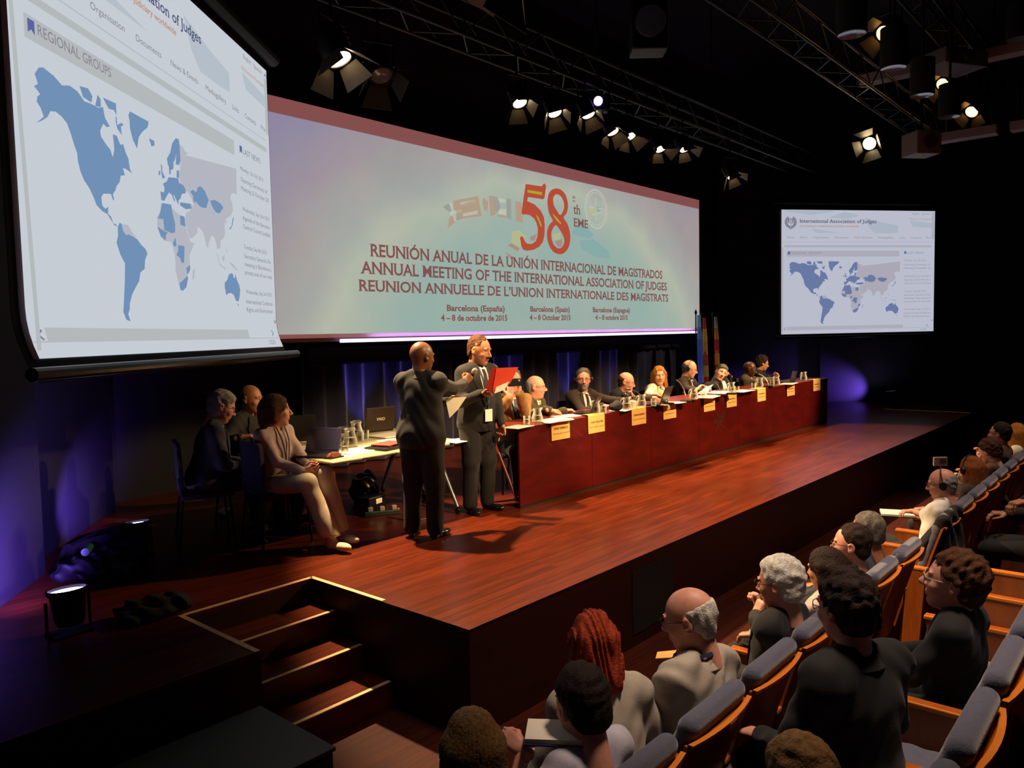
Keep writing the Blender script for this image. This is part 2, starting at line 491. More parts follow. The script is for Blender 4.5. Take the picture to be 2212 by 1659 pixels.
# screen margin beyond the picture, its reddish glow put in as emission
b.build('projected_picture', banner_mat(), bann)
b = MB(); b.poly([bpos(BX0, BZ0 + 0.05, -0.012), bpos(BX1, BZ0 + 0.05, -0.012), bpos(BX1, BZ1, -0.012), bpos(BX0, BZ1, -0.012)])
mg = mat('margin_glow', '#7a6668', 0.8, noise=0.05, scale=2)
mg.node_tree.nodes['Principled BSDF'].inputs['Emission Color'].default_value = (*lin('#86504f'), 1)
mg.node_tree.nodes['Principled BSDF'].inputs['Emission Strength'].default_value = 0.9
b.build('glowing_margin', mg, bann)
T1 = emit('title_red', '#80524f', 1.0); T2 = emit('big_red', '#b44d38', 1.0); T3 = emit('stripe_yellow', '#b0a030', 1.0)
def bp(u, v): return bpos(u, v, 0.006)
bm = bmesh.new()
for s, x0, x1, z0, z1 in (('REUNI\u00d3N ANUAL DE LA UNI\u00d3N INTERNACIONAL DE MAGISTRADOS', 3.38, 10.975, 3.548, 3.705), ('ANNUAL MEETING OF THE INTERNATIONAL ASSOCIATION OF JUDGES', 3.21, 11.158, 3.314, 3.468), ("REUNION ANNUELLE DE L\u2019UNION INTERNATIONALE DES MAGISTRATS", 3.171, 11.212, 3.083, 3.226)):
    add_text(bm, s, bp, x0, x1, z0, z1, 0.020, True)
flat('title_lettering', bm, T1, bann)
bm = bmesh.new()
for s, x0, x1, z0, z1 in (('Barcelona (Espa\u00f1a)', 4.76, 6.04, 2.835, 2.92), ('4 \u2013 8 de octubre de 2015', 4.635, 6.1, 2.69, 2.775), ('Barcelona (Spain)', 6.68, 7.767, 2.84, 2.925), ('4 \u2013 8 October 2015', 6.66, 7.79, 2.70, 2.785), ('Barcelone (Espagne)', 8.472, 9.723, 2.845, 2.93), ('4 \u2013 8 octobre 2015', 8.55, 9.64, 2.705, 2.79)):
    add_text(bm, s, bp, x0, x1, z0, z1, 0.03, True)
for s, x0, x1, z0, z1 in (('o', 7.90, 7.98, 4.83, 4.90), ('th', 7.92, 8.12, 4.57, 4.73), ('EME', 7.93, 8.36, 4.35, 4.49)):
    add_text(bm, s, bp, x0, x1, z0, z1, 0.015, True)
bm.faces.new([bm.verts.new(bp(x, z)) for x, z in ((7.90, 4.78), (7.98, 4.78), (7.98, 4.795), (7.90, 4.795))])
flat('date_lettering', bm, T1, bann)

def px_plane(px, py, y):
    d = _rr * ((px - 1106) / FPX) - _uu * ((py - 829.5) / FPX) + _f
    return CAM_POS + d * ((y - CAM_POS.y) / d.y)
def trace(s, k, ox, oy, y):
    return [px_plane(ox + float(a) / k, oy + float(c) / k, y) for a, c in (t.split(',') for t in s.split())]
NUM5 = '420,160 740,208 775,160 800,150 828,195 795,440 765,465 465,420 450,500 600,570 720,690 785,830 800,1000 795,1180 760,1320 690,1410 580,1470 450,1490 370,1470 335,1400 308,1240 320,1205 350,1200 380,1240 400,1300 450,1350 540,1355 620,1300 655,1200 662,1060 640,950 590,850 500,780 420,765 365,775 335,730 350,640 380,420'
NUM8a = '1040,250 1130,280 1210,370 1255,510 1260,640 1230,750 1175,830 1250,950 1300,1120 1305,1280 1270,1430 1190,1530 1090,1560 970,1510 890,1390 845,1230 850,1080 900,960 960,890 890,760 858,600 855,470 885,340 950,270'
HOLE1 = '1050,365 1130,420 1175,520 1185,620 1160,710 1105,780 1040,690 985,590 965,480 985,400'
HOLE2 = '1015,980 1090,1060 1160,1180 1190,1280 1170,1380 1110,1440 1040,1430 970,1350 935,1230 940,1100'
def ribbon_fill(bm, outer, holes):
    es = []
    for loop in [outer] + holes:
        vs = [bm.verts.new(p) for p in loop]
        es += [bm.edges.new((vs[i], vs[(i + 1) % len(vs)])) for i in range(len(vs))]
    bmesh.ops.triangle_fill(bm, edges=es, use_beauty=True)
def densify(pts, n=3):
    pts = [Vector(p) for p in pts]; out = []; N_ = len(pts)
    for i in range(N_):
        p0, p1, p2, p3 = pts[i - 1], pts[i], pts[(i + 1) % N_], pts[(i + 2) % N_]
        for k in range(n):
            t = k / n
            out.append(0.5 * ((2 * p1) + (p2 - p0) * t + (2 * p0 - 5 * p1 + 4 * p2 - p3) * t * t + (3 * p1 - p0 - 3 * p2 + p3) * t ** 3))
    return out
G58 = (9.217, 1090, 380, BY - 0.006)
bm = bmesh.new(); ribbon_fill(bm, trace(NUM5, *G58), [])
ribbon_fill(bm, densify(trace(NUM8a, *G58)), [densify(trace(HOLE1, *G58)), densify(trace(HOLE2, *G58))])
flat('number_lettering', bm, T2, bann)
bm = bmesh.new()
G58y = (9.217, 1090, 380, BY - 0.010)
for s in ('458,278 750,325 742,382 455,330', '620,760 680,830 730,950 740,1010 715,1010 690,930 650,840', '950,740 1030,820 1130,940 1120,960 1050,905 985,820'):
    bm.faces.new([bm.verts.new(p) for p in trace(s, *G58y)])
flat('number_stripes', bm, T3, bann)
# the faint ring of flags round the number
GF = (11.06, 930, 400, BY - 0.003)
for cn, cc, polys in (('pale_flag_red', '#b09a84', '540,370 1140,260 1220,740 700,800 560,560;1390,250 1500,260 1560,700 1440,745;450,760 570,720 600,880 410,1030;1600,700 1800,720 1820,780 1600,760;2030,380 2180,420 2200,900 2040,860;1260,300 1310,330 1380,410 1360,620 1280,590 1240,420'),
                      ('pale_flag_white', '#b9c3b0', '700,420 1060,330 1080,400 740,490;770,680 1120,600 1130,690 770,750;1600,310 1800,340 1810,410 1660,420;1640,570 1810,580 1810,720 1610,690;450,650 740,560 750,640 470,720;440,410 500,430 610,860 570,870'),
                      ('pale_flag_grey', '#9b9c94', '290,520 430,430 530,600 450,640;620,680 750,650 760,800 620,850;1500,270 1600,290 1680,520 1600,660 1540,600;1810,310 1920,340 1930,850 1820,760')):
    bm = bmesh.new()
    for q in polys.split(';'): bm.faces.new([bm.verts.new(p) for p in trace(q, *GF)])
    flat('flag_ring', bm, emit(cn, cc, 1.0), bann)
GG = (9.217, 1090, 380, BY - 0.003)
for cn, cc, polys in (('pale_teal', '#86aaa8', '1400,980 1560,960 1780,1170 1700,1240 1400,1180 1350,1130;1500,1290 1780,1270 2060,1480 2100,1659 1780,1600 1520,1440;1800,590 1950,640 1900,740 1820,690'),
                      ('pale_gold', '#b3b68c', '160,1100 300,1080 420,1220 300,1420 130,1320;950,1160 1120,1130 1110,1260 970,1280;1640,650 1820,640 1810,800 1640,760'),
                      ('pale_brick', '#a68c80', '60,1380 130,1340 300,1440 260,1500;0,1500 240,1659 120,1659;500,1220 640,1150 600,1290 520,1290;1000,1300 1140,1260 1150,1400 1060,1420')):
    bm = bmesh.new()
    for q in polys.split(';'): bm.faces.new([bm.verts.new(p) for p in trace(q, *GG)])
    flat('flag_ring', bm, emit(cn, cc, 1.0), bann)
# the round emblem beside the number
bm = bmesh.new()
cx, cz = 8.62, 4.72
def emb(x, z): return bpos(x, z, 0.005)
for r0, r1, k0, k1 in ((0.36, 0.33, 0, 40), (0.30, 0.285, 0, 40)):
    for k in range(k0, k1):
        a, c = 2 * PI * k / 40, 2 * PI * (k + 1) / 40
        bm.faces.new([bm.verts.new(emb(cx + r * math.cos(t) * 1.0, cz + r * math.sin(t))) for r, t in ((r0, a), (r0, c), (r1, c), (r1, a))])
for (xa, za, xb, zb) in ((-0.22, 0.02, -0.05, 0.02), (0.05, 0.02, 0.22, 0.02), (-0.2, -0.05, -0.1, 0.02), (-0.14, -0.1, -0.02, -0.1), (0.05, -0.08, 0.16, -0.02), (0, -0.2, 0, 0.2)):
    d = Vector((xb - xa, zb - za)); q = Vector((-d.y, d.x)).normalized() * 0.012
    bm.faces.new([bm.verts.new(emb(cx + x, cz + z)) for x, z in ((xa + q.x, za + q.y), (xb + q.x, zb + q.y), (xb - q.x, zb - q.y), (xa - q.x, za - q.y))])
flat('emblem', bm, emit('emblem_pale', '#bdbdb4', 1.0), bann)
merge('projected_lettering', bann)
# glowing light batten under the banner
t = thing('light_batten', 'thin glowing lavender light bar running under the long banner', 'light')
b = MB(); b.box((7.6, 4.97, BZ0 - 0.03), (9.6, 0.13, 0.03)); b.build('housing', M_BMET, t)
b = MB(); b.box((7.6, 4.95, BZ0 + 0.006), (9.6, 0.03, 0.05), bev=0.012); b.build('led_strip', emit('lavender_led', (0.72, 0.60, 1.0), 1.9), t)
for k in range(6):
    xk = 4.1 + k * 1.5
    light('batten_light', 'AREA', (xk, 4.88, BZ0 + 0.01), (xk, 4.99, BZ0 + 0.09), 7.0, (0.5, 0.36, 1.0), 1.5, 150, sizey=0.02)

# ---------------------------------------------------------------- the two side screens showing the same web page
LAND_BLUE='49,562 59,578 69,583 93,577 112,566 131,574 151,570 168,556 185,558 205,557 220,564 224,542 237,527 228,522 218,526 208,508 209,495 225,480 235,474 241,458 247,476 247,490 245,512 257,513 267,495 276,500 283,482 291,470 294,448 300,437 290,441 278,443 271,442 277,427 263,422 259,406 249,395 244,383 236,372 239,358 234,360 230,371 218,369 207,366 201,357 202,339 211,333 220,340 218,324 227,318 232,305 242,303 245,299 235,301 226,311 216,322 201,326 186,336 179,351 169,368 155,383 147,399 142,418 141,436 134,452 127,473 119,491 107,500 93,505 80,501 73,487 60,475 47,466 64,484 58,499 50,508 52,519 59,526 46,537 55,544;157,584 180,589 191,576 187,561 165,564;197,557 206,586 214,579 214,562;221,586 260,588 260,561 252,570 237,567 230,574;257,557 275,558 280,545 272,540 273,520 260,530 256,544;298,576 304,587 368,586 363,570 343,552 330,535 322,504 309,521 301,547 301,565;366,544 385,544 386,533 374,526;252,310 258,308 261,293 270,284 278,287 293,284 307,280 319,269 333,261 340,251 330,232 327,210 312,200 306,178 292,160 280,143 271,121 270,107 264,96 269,78 256,82 249,100 254,137 259,177 262,216 249,235 239,261 245,279 245,297;431,513 446,534 455,560 470,579 484,582 486,566 487,526 481,511 466,508 469,530 472,541 463,519 457,512 456,494 446,487 433,498;406,492 411,488 410,473 421,460 409,455 406,470;396,470 403,474 402,463 396,459;437,494 444,494 444,476 438,474;469,493 479,495 478,475 467,473;410,442 425,451 434,465 457,470 475,473 476,462 495,459 505,448 502,439 486,434 480,420 471,413 470,400 465,406 454,421 448,423 457,408 452,406 444,421 433,425 422,411 413,398 401,397 399,419 413,420 416,433;477,409 521,415 527,403 501,395 477,400;403,390 439,394 442,377 452,344 450,322 433,317 427,319 407,320 405,349 385,346 395,366;382,325 407,318 421,316 412,309 411,294 392,302;474,373 493,373 496,346 474,347;460,290 487,291 485,269 482,244 470,244 466,255 451,262 459,274;438,290 450,309 453,285 443,284;458,186 473,195 493,210 496,203 487,178 472,167 461,168;491,232 508,241 507,228 496,214 492,218;524,449 536,458 551,454 560,472 575,477 592,469 610,446 596,419 574,416 559,420 545,428 539,418 535,429 536,440;617,446 642,454 672,449 685,440 662,417 645,417 627,429;709,378 727,392 733,410 739,425 741,418 733,396 721,381;674,206 689,217 699,235 717,241 723,238 726,228 733,226 738,241 744,222 756,207 761,192 757,170 749,153 734,154 723,171 711,177 693,176 680,168 674,192;742,145 749,144 747,135'
LAND_GREY='258,308 279,310 293,294 307,282 293,284 278,287 270,284 261,293;265,245 275,241 288,221 278,210 265,213;486,570 499,567 511,556 508,543 499,534 511,547 525,557 546,568 566,572 569,585 599,588 643,588 687,591 747,591 770,584 767,538 767,500 746,500 731,492 729,477 738,466 740,443 728,425 710,415 698,408 701,390 690,397 689,379 690,360 680,344 665,336 660,310 650,310 644,303 640,322 629,341 618,343 603,320 598,301 591,305 582,331 576,346 562,354 550,355 550,340 532,324 515,316 509,320 503,338 497,364 501,386 521,396 526,418 536,410 539,421 524,436 510,448 492,460 481,464 481,486 487,515 487,544;439,388 457,380 474,374 495,372 497,346 506,323 515,307 532,306 520,286 508,268 508,239 496,210 492,192 481,174 461,168 452,197 445,223 447,242 445,264 440,278 435,293 406,293 395,299 382,321 383,350 395,364 401,390 422,393;517,206 520,228 530,236 526,209 521,200;638,296 644,292 655,262 685,252 682,248 652,259;667,284 682,294 679,276 670,273;706,277 729,270 756,251 738,255 715,267;688,327 699,305 694,303'
WEB = {'white': emit('page_white', '#c6ccd4', 1.0), 'blue': emit('map_blue', '#7090b6', 1.0), 'grey': emit('map_grey', '#b3b6c0', 1.0),
       'band': emit('page_band', '#b3b8bb', 1.0), 'soft': emit('page_soft', '#b4bec8', 1.0), 'text': emit('page_text', '#83808c', 1.0), 'navy': emit('page_navy', '#4a4e74', 1.0),
       'mark': emit('page_mark', '#5a63a0', 1.0), 'rust': emit('page_rust', '#b98b68', 1.0)}
def web_screen(A, B, z0, z1, label, tint, bend=0.10):
    """A, B: lower left and lower right corners of the picture on the stage side"""
    A, B = Vector((A[0], A[1], 0)), Vector((B[0], B[1], 0))
    d = (B - A).normalized(); nrm = Vector((d.y, -d.x, 0)); W = (B - A).length; H = z1 - z0
    root = thing('projection_screen', label, 'screen', (A.x, A.y, 0), math.atan2(d.y, d.x))
    # local frame: x along the screen, -y towards the stalls
    def at(u, v, off=0.0): return Vector((u * W, -off + curl(v), z0 + v * H))
    def curl(v): return -bend * max(0.0, (0.10 - v) / 0.13) ** 2
    b = MB(); rows = [-0.045 + 1.06 * k / 40 for k in range(41)]
    b.grid([[Vector((x, curl(v) + 0.008, z0 + v * H)) for x in (-0.09, -0.045, W * 0.5, W + 0.03)] for v in rows], 0.004)
    b.build('black_border', mat('screen_black', '#0b0b0d', 0.85, noise=0.1), root)
    b = MB(); b.grid([[at(u, v) for u in (0, 0.5, 1)] for v in [k / 40 for k in range(41)]])
    b.build('picture', tint['white'], root)
    b = MB(); b.grid([[Vector((x, curl(v) - 0.001, z0 + v * H)) for x in (-0.045, 0.0)] for v in [k / 40 for k in range(41)]])
    b.build('edge_strip', mat('screen_side', '#8a7f90', 0.8, noise=0.1), root)
    b = MB(); b.tube([(-0.16, curl(-0.045), z0 - 0.075), (W + 0.2, curl(-0.045), z0 - 0.075)], 0.035, 12)
    b.build('bottom_bar', mat('bar_metal', '#2a2a30', 0.3, 0.8, noise=0.1), root)
    b = MB(); b.tube([(-0.2, 0, z1 + 0.17), (W + 0.2, 0, z1 + 0.17)], 0.07, 12); b.build('roller', M_BMET, root)
    layer = [0]
    def pane(name, m, polys, off):
        bm = bmesh.new()
        for q in polys:
            loop = [at(u, v, off) for u, v in q]
            if len(loop) > 4: ribbon_fill(bm, loop, [])
            else: bm.faces.new([bm.verts.new(p) for p in loop])
        return flat(name, bm, m, root)
    def rect(u0, v0, u1, v1): return [(u0, v0), (u1, v0), (u1, v1), (u0, v1)]
    P = lambda s: [[tuple(int(c) / 1000 for c in t.split(',')) for t in q.split()] for q in s.split(';')]
    pane('page_bands', tint['band'], [rect(0.018, 0.700, 0.977, 0.717), rect(0.033, 0.625, 0.763, 0.672), rect(0.034, 0.034, 0.793, 0.061), rect(0.979, 0.768, 0.998, 0.966), rect(0.003, 0.016, 0.012, 0.70)], 0.002)
    pane('header_clouds', tint['soft'], P('196,850 383,816 300,816 230,816 200,830;531,942 640,905 753,880 753,820 700,815 600,815 560,860;20,985 180,960 330,985 330,998 20,998;830,920 980,900 980,860 850,870;300,940 420,930 500,960 400,985'), 0.002)
    pane('map_grey', tint['grey'], P(LAND_GREY), 0.003)
    pane('map_blue', tint['blue'], P(LAND_BLUE), 0.005)
    pane('page_lines', tint['grey'], [rect(0.009, 0.741, 0.978, 0.744), rect(0.003, 0.031, 1.0, 0.034)], 0.003)
    pane('bookmark', tint['mark'], [[(0.040, 0.665), (0.055, 0.665), (0.055, 0.638), (0.0475, 0.646)], [(0.040, 0.665), (0.0475, 0.646), (0.040, 0.638)], [(0.795, 0.668), (0.809, 0.668), (0.809, 0.643), (0.802, 0.650)], [(0.795, 0.668), (0.802, 0.650), (0.795, 0.643)]], 0.004)
    pane('cursor', tint['white'], [[(0.259, 0.588), (0.284, 0.548), (0.272, 0.548), (0.259, 0.538)]], 0.007)
    bm = bmesh.new(); pl = lambda u, v: at(u, v, 0.004)
    for s, u0, u1, v0, v1 in (('Home', .034, .078, .772, .788), ('About', .114, .163, .772, .788), ('Organisation', .199, .301, .772, .788), ('Documents', .338, .429, .772, .788), ('News & Events', .466, .584, .772, .788), ('Mediagallery', .621, .727, .772, .788), ('Links', .762, .800, .772, .788), ('Contacts', .836, .908, .772, .788), ('Priv', .943, .975, .772, .788),
                              ('REGIONAL GROUPS', .062, .250, .643, .664), ('LAST NEWS', .816, .926, .646, .664),
                              ('Monday, Oct 5th 2015', .794, .942, .587, .600), ('Opening Ceremony of', .794, .970, .551, .565), ('Meeting (5 October 20', .794, .975, .522, .536),
                              ('Wednesday, Sep 23rd 2015', .796, .976, .455, .468), ('Agenda of the Barcelon', .796, .977, .425, .439), ('Central Council publish', .796, .978, .397, .411),
                              ('Tuesday, Sep 8th 2015', .796, .946, .331, .344), ('Secretary General\u2019s Re', .796, .974, .300, .314), ('meeting in Barcelona p', .796, .975, .273, .287), ('private area of our web', .796, .977, .246, .260),
                              ('Wednesday, Sep 2nd 2015', .797, .972, .182, .195), ('International Conferen', .797, .975, .149, .163), ('Rights and Environmen', .797, .974, .122, .136), ('English   Spanish', .843, .962, .970, .984), ('125%', .91, .955, .011, .025)):
        add_text(bm, s, pl, u0, u1, v0, v1, 0.0)
    for c0, c1 in (((0.026, 0.056), (0.016, 0.047)), ((0.016, 0.047), (0.026, 0.036)), ((0.950, 0.060), (0.960, 0.051)), ((0.960, 0.051), (0.950, 0.041)), ((0.980, 0.097), (0.988, 0.086)), ((0.988, 0.086), (0.996, 0.097)), ((0.980, 0.972), (0.988, 0.982)), ((0.988, 0.982), (0.996, 0.972))):
        a, c = Vector(c0), Vector(c1); dd = (c - a).normalized(); q = Vector((-dd.y, dd.x)) * 0.0022
        bm.faces.new([bm.verts.new(pl(*x)) for x in (a + q, c + q, c - q, a - q)])
    flat('page_text', bm, tint['text'], root)
    bm = bmesh.new(); add_text(bm, 'International Association of Judges', pl, .115, .608, .897, .925, 0.01, True)
    # laurel and scales badge
    bc = Vector((0.058, 0.901))
    def blob(u, v, a, l, wd):
        dd = Vector((math.cos(a), math.sin(a))); q = Vector((-dd.y, dd.x))
        bm.faces.new([bm.verts.new(pl(u + x.x * 0.728, v + x.y)) for x in (dd * -l, q * wd, dd * l, q * -wd)])
    for sgn in (-1, 1):
        for k in range(7):
            a = -PI / 2 + sgn * (0.25 + k * 0.38); r = 0.05
            for rr_, tw in ((0.045, 0.5), (0.034, -0.5)):
                blob(bc.x + rr_ * math.cos(a) * 0.728 * 1.05, bc.y + rr_ * math.sin(a), a + sgn * (PI / 2 - 0.5 * tw), 0.013, 0.0042)
    for (ua, va, ub, vb) in ((-.018, .022, .018, .022), (0, -.02, 0, .03), (-.018, .022, -.024, -.006), (-.018, .022, -.012, -.006), (.018, .022, .012, -.006), (.018, .022, .024, -.006), (-.026, -.008, -.010, -.008), (.010, -.008, .026, -.008), (-.010, -.05, .010, -.056), (.010, -.05, -.010, -.056)):
        a, c = bc + Vector((ua * .728, va)), bc + Vector((ub * .728, vb)); dd = (c - a).normalized(); q = Vector((-dd.y, dd.x)) * 0.0016
        bm.faces.new([bm.verts.new(pl(*x)) for x in (a + q, c + q, c - q, a - q)])
    flat('page_title', bm, tint['navy'], root)
    bm = bmesh.new(); add_text(bm, 'promoting an independent judiciary worldwide', pl, .115, .495, .863, .880, 0.012, False, 0.012)
    add_text(bm, 'Welcome President', pl, .826, .976, .927, .941, 0.0)
    flat('page_motto', bm, tint['rust'], root)
    merge('projected_lettering', root)
    return root
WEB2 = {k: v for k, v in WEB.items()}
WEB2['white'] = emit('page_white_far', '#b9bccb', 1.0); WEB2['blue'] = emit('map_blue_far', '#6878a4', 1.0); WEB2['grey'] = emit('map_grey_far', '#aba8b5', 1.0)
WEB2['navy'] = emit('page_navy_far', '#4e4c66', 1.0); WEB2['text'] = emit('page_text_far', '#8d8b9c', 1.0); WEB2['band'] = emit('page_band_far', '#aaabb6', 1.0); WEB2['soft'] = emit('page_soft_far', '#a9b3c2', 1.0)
web_screen((-1.905, 1.196), (0.93, 3.43), 2.40, 5.01, 'large projection screen with blue world map, hanging at upper left over the side table', WEB)
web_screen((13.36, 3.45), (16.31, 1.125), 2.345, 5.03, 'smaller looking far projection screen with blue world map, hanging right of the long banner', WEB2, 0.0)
# ---------------------------------------------------------------- bodies: smooth surfaces from distance fields
class Field:
    def __init__(s, lo, hi, h):
        s.lo = np.array(lo, np.float32); s.h = float(h)
        s.n = np.maximum(np.ceil((np.array(hi) - s.lo) / h).astype(int) + 1, 4)
        s.f = np.full(tuple(s.n), 0.3, np.float32)
    def box(s, lo, hi):
        a = np.clip(np.floor((np.array(lo) - s.lo) / s.h).astype(int), 0, s.n - 1)
        b = np.clip(np.ceil((np.array(hi) - s.lo) / s.h).astype(int) + 1, 1, s.n)
        if np.any(b <= a): return None
        sl = tuple(slice(int(i), int(j)) for i, j in zip(a, b))
        g = [(np.arange(i, j, dtype=np.float32) * s.h + s.lo[q]) for q, (i, j) in enumerate(zip(a, b))]
        return sl, g[0][:, None, None], g[1][None, :, None], g[2][None, None, :]
    def put(s, sl, d, k, sub):
        f = s.f[sl]
        if sub:
            a, b = f, -d
            hh = np.maximum(k - np.abs(a - b), 0) / k
            s.f[sl] = np.maximum(a, b) + hh * hh * k * 0.25
        else:
            hh = np.maximum(k - np.abs(f - d), 0) / k
            s.f[sl] = np.minimum(f, d) - hh * hh * k * 0.25
    def cap(s, a, b, ra, rb=None, k=0.02, sub=False):
        rb = ra if rb is None else rb
        a = np.array(a, np.float32); b = np.array(b, np.float32)
        pad = max(ra, rb) + k + 2 * s.h
        got = s.box(np.minimum(a, b) - pad, np.maximum(a, b) + pad)
        if got is None: return s
        sl, X, Y, Z = got
        ba = b - a; L2 = float(ba @ ba) + 1e-12
        px, py, pz = X - a[0], Y - a[1], Z - a[2]
        t = np.clip((px * ba[0] + py * ba[1] + pz * ba[2]) / L2, 0, 1)
        d = np.sqrt((px - ba[0] * t) ** 2 + (py - ba[1] * t) ** 2 + (pz - ba[2] * t) ** 2) - (ra + (rb - ra) * t)
        s.put(sl, d, k, sub); return s
    def ell(s, c, r, M=None, k=0.02, sub=False):
        """ellipsoid; M: 3x3 whose columns are its axes"""
        c = np.array(c, np.float32); r = np.array(r, np.float32)
        pad = float(r.max()) + k + 2 * s.h
        got = s.box(c - pad, c + pad)
        if got is None: return s
        sl, X, Y, Z = got
        px, py, pz = X - c[0], Y - c[1], Z - c[2]
        if M is not None:
            M = np.array(M, np.float32)
            qx = px * M[0, 0] + py * M[1, 0] + pz * M[2, 0]
            qy = px * M[0, 1] + py * M[1, 1] + pz * M[2, 1]
            qz = px * M[0, 2] + py * M[1, 2] + pz * M[2, 2]
        else: qx, qy, qz = px, py, pz
        k0 = np.sqrt((qx / r[0]) ** 2 + (qy / r[1]) ** 2 + (qz / r[2]) ** 2)
        k1 = np.sqrt((qx / r[0] ** 2) ** 2 + (qy / r[1] ** 2) ** 2 + (qz / r[2] ** 2) ** 2) + 1e-6
        d = np.where(k0 < 0.05, -float(r.min()), k0 * (k0 - 1) / k1).astype(np.float32)
        s.put(sl, d, k, sub); return s
    def plane(s, p, nrm, k=0.004):
        """keep the side the normal points to"""
        p = np.array(p, np.float32); nrm = norm(np.array(nrm, np.float32))
        sl, X, Y, Z = s.box(s.lo, s.lo + s.n * s.h)
        d = -((X - p[0]) * nrm[0] + (Y - p[1]) * nrm[1] + (Z - p[2]) * nrm[2])
        a = s.f
        hh = np.maximum(k - np.abs(a - d), 0) / k
        s.f = (np.maximum(a, d) + hh * hh * k * 0.25).astype(np.float32); return s
    def warp(s, fn, amp):
        sl, X, Y, Z = s.box(s.lo, s.lo + s.n * s.h)
        s.f = (s.f + amp * fn(X, Y, Z)).astype(np.float32); return s
    def surf(s):
        f = s.f
        # closed at the border of the grid
        f[0] = f[-1] = 0.05; f[:, 0] = f[:, -1] = 0.05; f[:, :, 0] = f[:, :, -1] = 0.05
        ins = f < 0
        n = np.array(f.shape) - 1
        cnt = np.zeros(n, np.int8)
        offs = [(i, j, k) for i in (0, 1) for j in (0, 1) for k in (0, 1)]
        for o in offs: cnt += ins[o[0]:o[0] + n[0], o[1]:o[1] + n[1], o[2]:o[2] + n[2]]
        act = (cnt > 0) & (cnt < 8)
        idx = np.argwhere(act)
        vid = np.full(n, -1, np.int32); vid[act] = np.arange(len(idx))
        acc = np.zeros((len(idx), 3), np.float32); num = np.zeros(len(idx), np.float32)
        for o in offs:
            for ax in range(3):
                if o[ax]: continue
                o2 = list(o); o2[ax] = 1
                a = f[idx[:, 0] + o[0], idx[:, 1] + o[1], idx[:, 2] + o[2]]
                b = f[idx[:, 0] + o2[0], idx[:, 1] + o2[1], idx[:, 2] + o2[2]]
                mk = (a < 0) != (b < 0)
                t = np.where(mk, a / np.where(mk, a - b, 1), 0)
                p = np.tile(np.array(o, np.float32), (len(idx), 1)); p[:, ax] = t
                acc += p * mk[:, None]; num += mk
        V = (idx + acc / np.maximum(num, 1)[:, None]) * s.h + s.lo
        F = []
        for ax in range(3):
            u, v = [(1, 2), (2, 0), (0, 1)][ax]
            sl0 = [slice(None)] * 3; sl1 = [slice(None)] * 3
            sl0[ax] = slice(0, -1); sl1[ax] = slice(1, None)
            A = ins[tuple(sl0)]; B = ins[tuple(sl1)]
            e = np.argwhere(A != B)
            e = e[(e[:, u] > 0) & (e[:, v] > 0) & (e[:, u] < n[u]) & (e[:, v] < n[v])]
            def cell(du, dv):
                q = e.copy(); q[:, u] -= du; q[:, v] -= dv
                return vid[q[:, 0], q[:, 1], q[:, 2]]
            quad = np.stack([cell(1, 1), cell(0, 1), cell(0, 0), cell(1, 0)], 1)
            flip = ~A[e[:, 0], e[:, 1], e[:, 2]]
            quad[flip] = quad[flip][:, ::-1]
            F.append(quad)
        F = np.concatenate(F)
        F = F[(F >= 0).all(1)]
        return V.astype(np.float32), F.astype(np.int32)

def relax(V, F, it=2, w=0.5):
    """a little smoothing of the surface"""
    E = np.concatenate([F[:, [0, 1]], F[:, [1, 2]], F[:, [2, 3]], F[:, [3, 0]]])
    deg = np.bincount(E.ravel(), minlength=len(V)).astype(np.float32)[:, None] + 1e-6
    for _ in range(it):
        S = np.zeros_like(V)
        for c in range(3):
            S[:, c] = np.bincount(E[:, 0], weights=V[E[:, 1], c], minlength=len(V)) + np.bincount(E[:, 1], weights=V[E[:, 0], c], minlength=len(V))
        V = V + w * (S / deg - V)
    return V.astype(np.float32)

def mesh_from(name, parts, mats, parent=None, smooth=True):
    """parts: list of (V, F, material index array or int)"""
    V = np.concatenate([p[0] for p in parts]); off = 0; Fs = []; Ms = []
    for v, f, mi in parts:
        Fs.append(f + off); off += len(v)
        Ms.append(np.full(len(f), mi, np.int32) if np.isscalar(mi) else mi.astype(np.int32))
    F = np.concatenate(Fs); Mi = np.concatenate(Ms)
    me = bpy.data.meshes.new(name)
    me.vertices.add(len(V)); me.vertices.foreach_set('co', V.astype(np.float32).ravel())
    me.loops.add(F.size); me.loops.foreach_set('vertex_index', F.ravel().astype(np.int32))
    me.polygons.add(len(F)); me.polygons.foreach_set('loop_start', np.arange(0, F.size, 4, dtype=np.int32))
    for x in mats: me.materials.append(x)
    me.polygons.foreach_set('material_index', Mi)
    me.polygons.foreach_set('use_smooth', np.ones(len(F), bool) if smooth else np.zeros(len(F), bool))
    me.update(calc_edges=True); me.validate()
    return linkobj(name, me, parent)

def rot3(yaw=0, pitch=0, roll=0):
    """yaw about Z (to the person's left is positive), pitch forward-down positive, roll to the person's right positive; degrees"""
    return np.array(Matrix.Rotation(R(yaw), 3, 'Z') @ Matrix.Rotation(R(-pitch), 3, 'X') @ Matrix.Rotation(R(roll), 3, 'Y'))

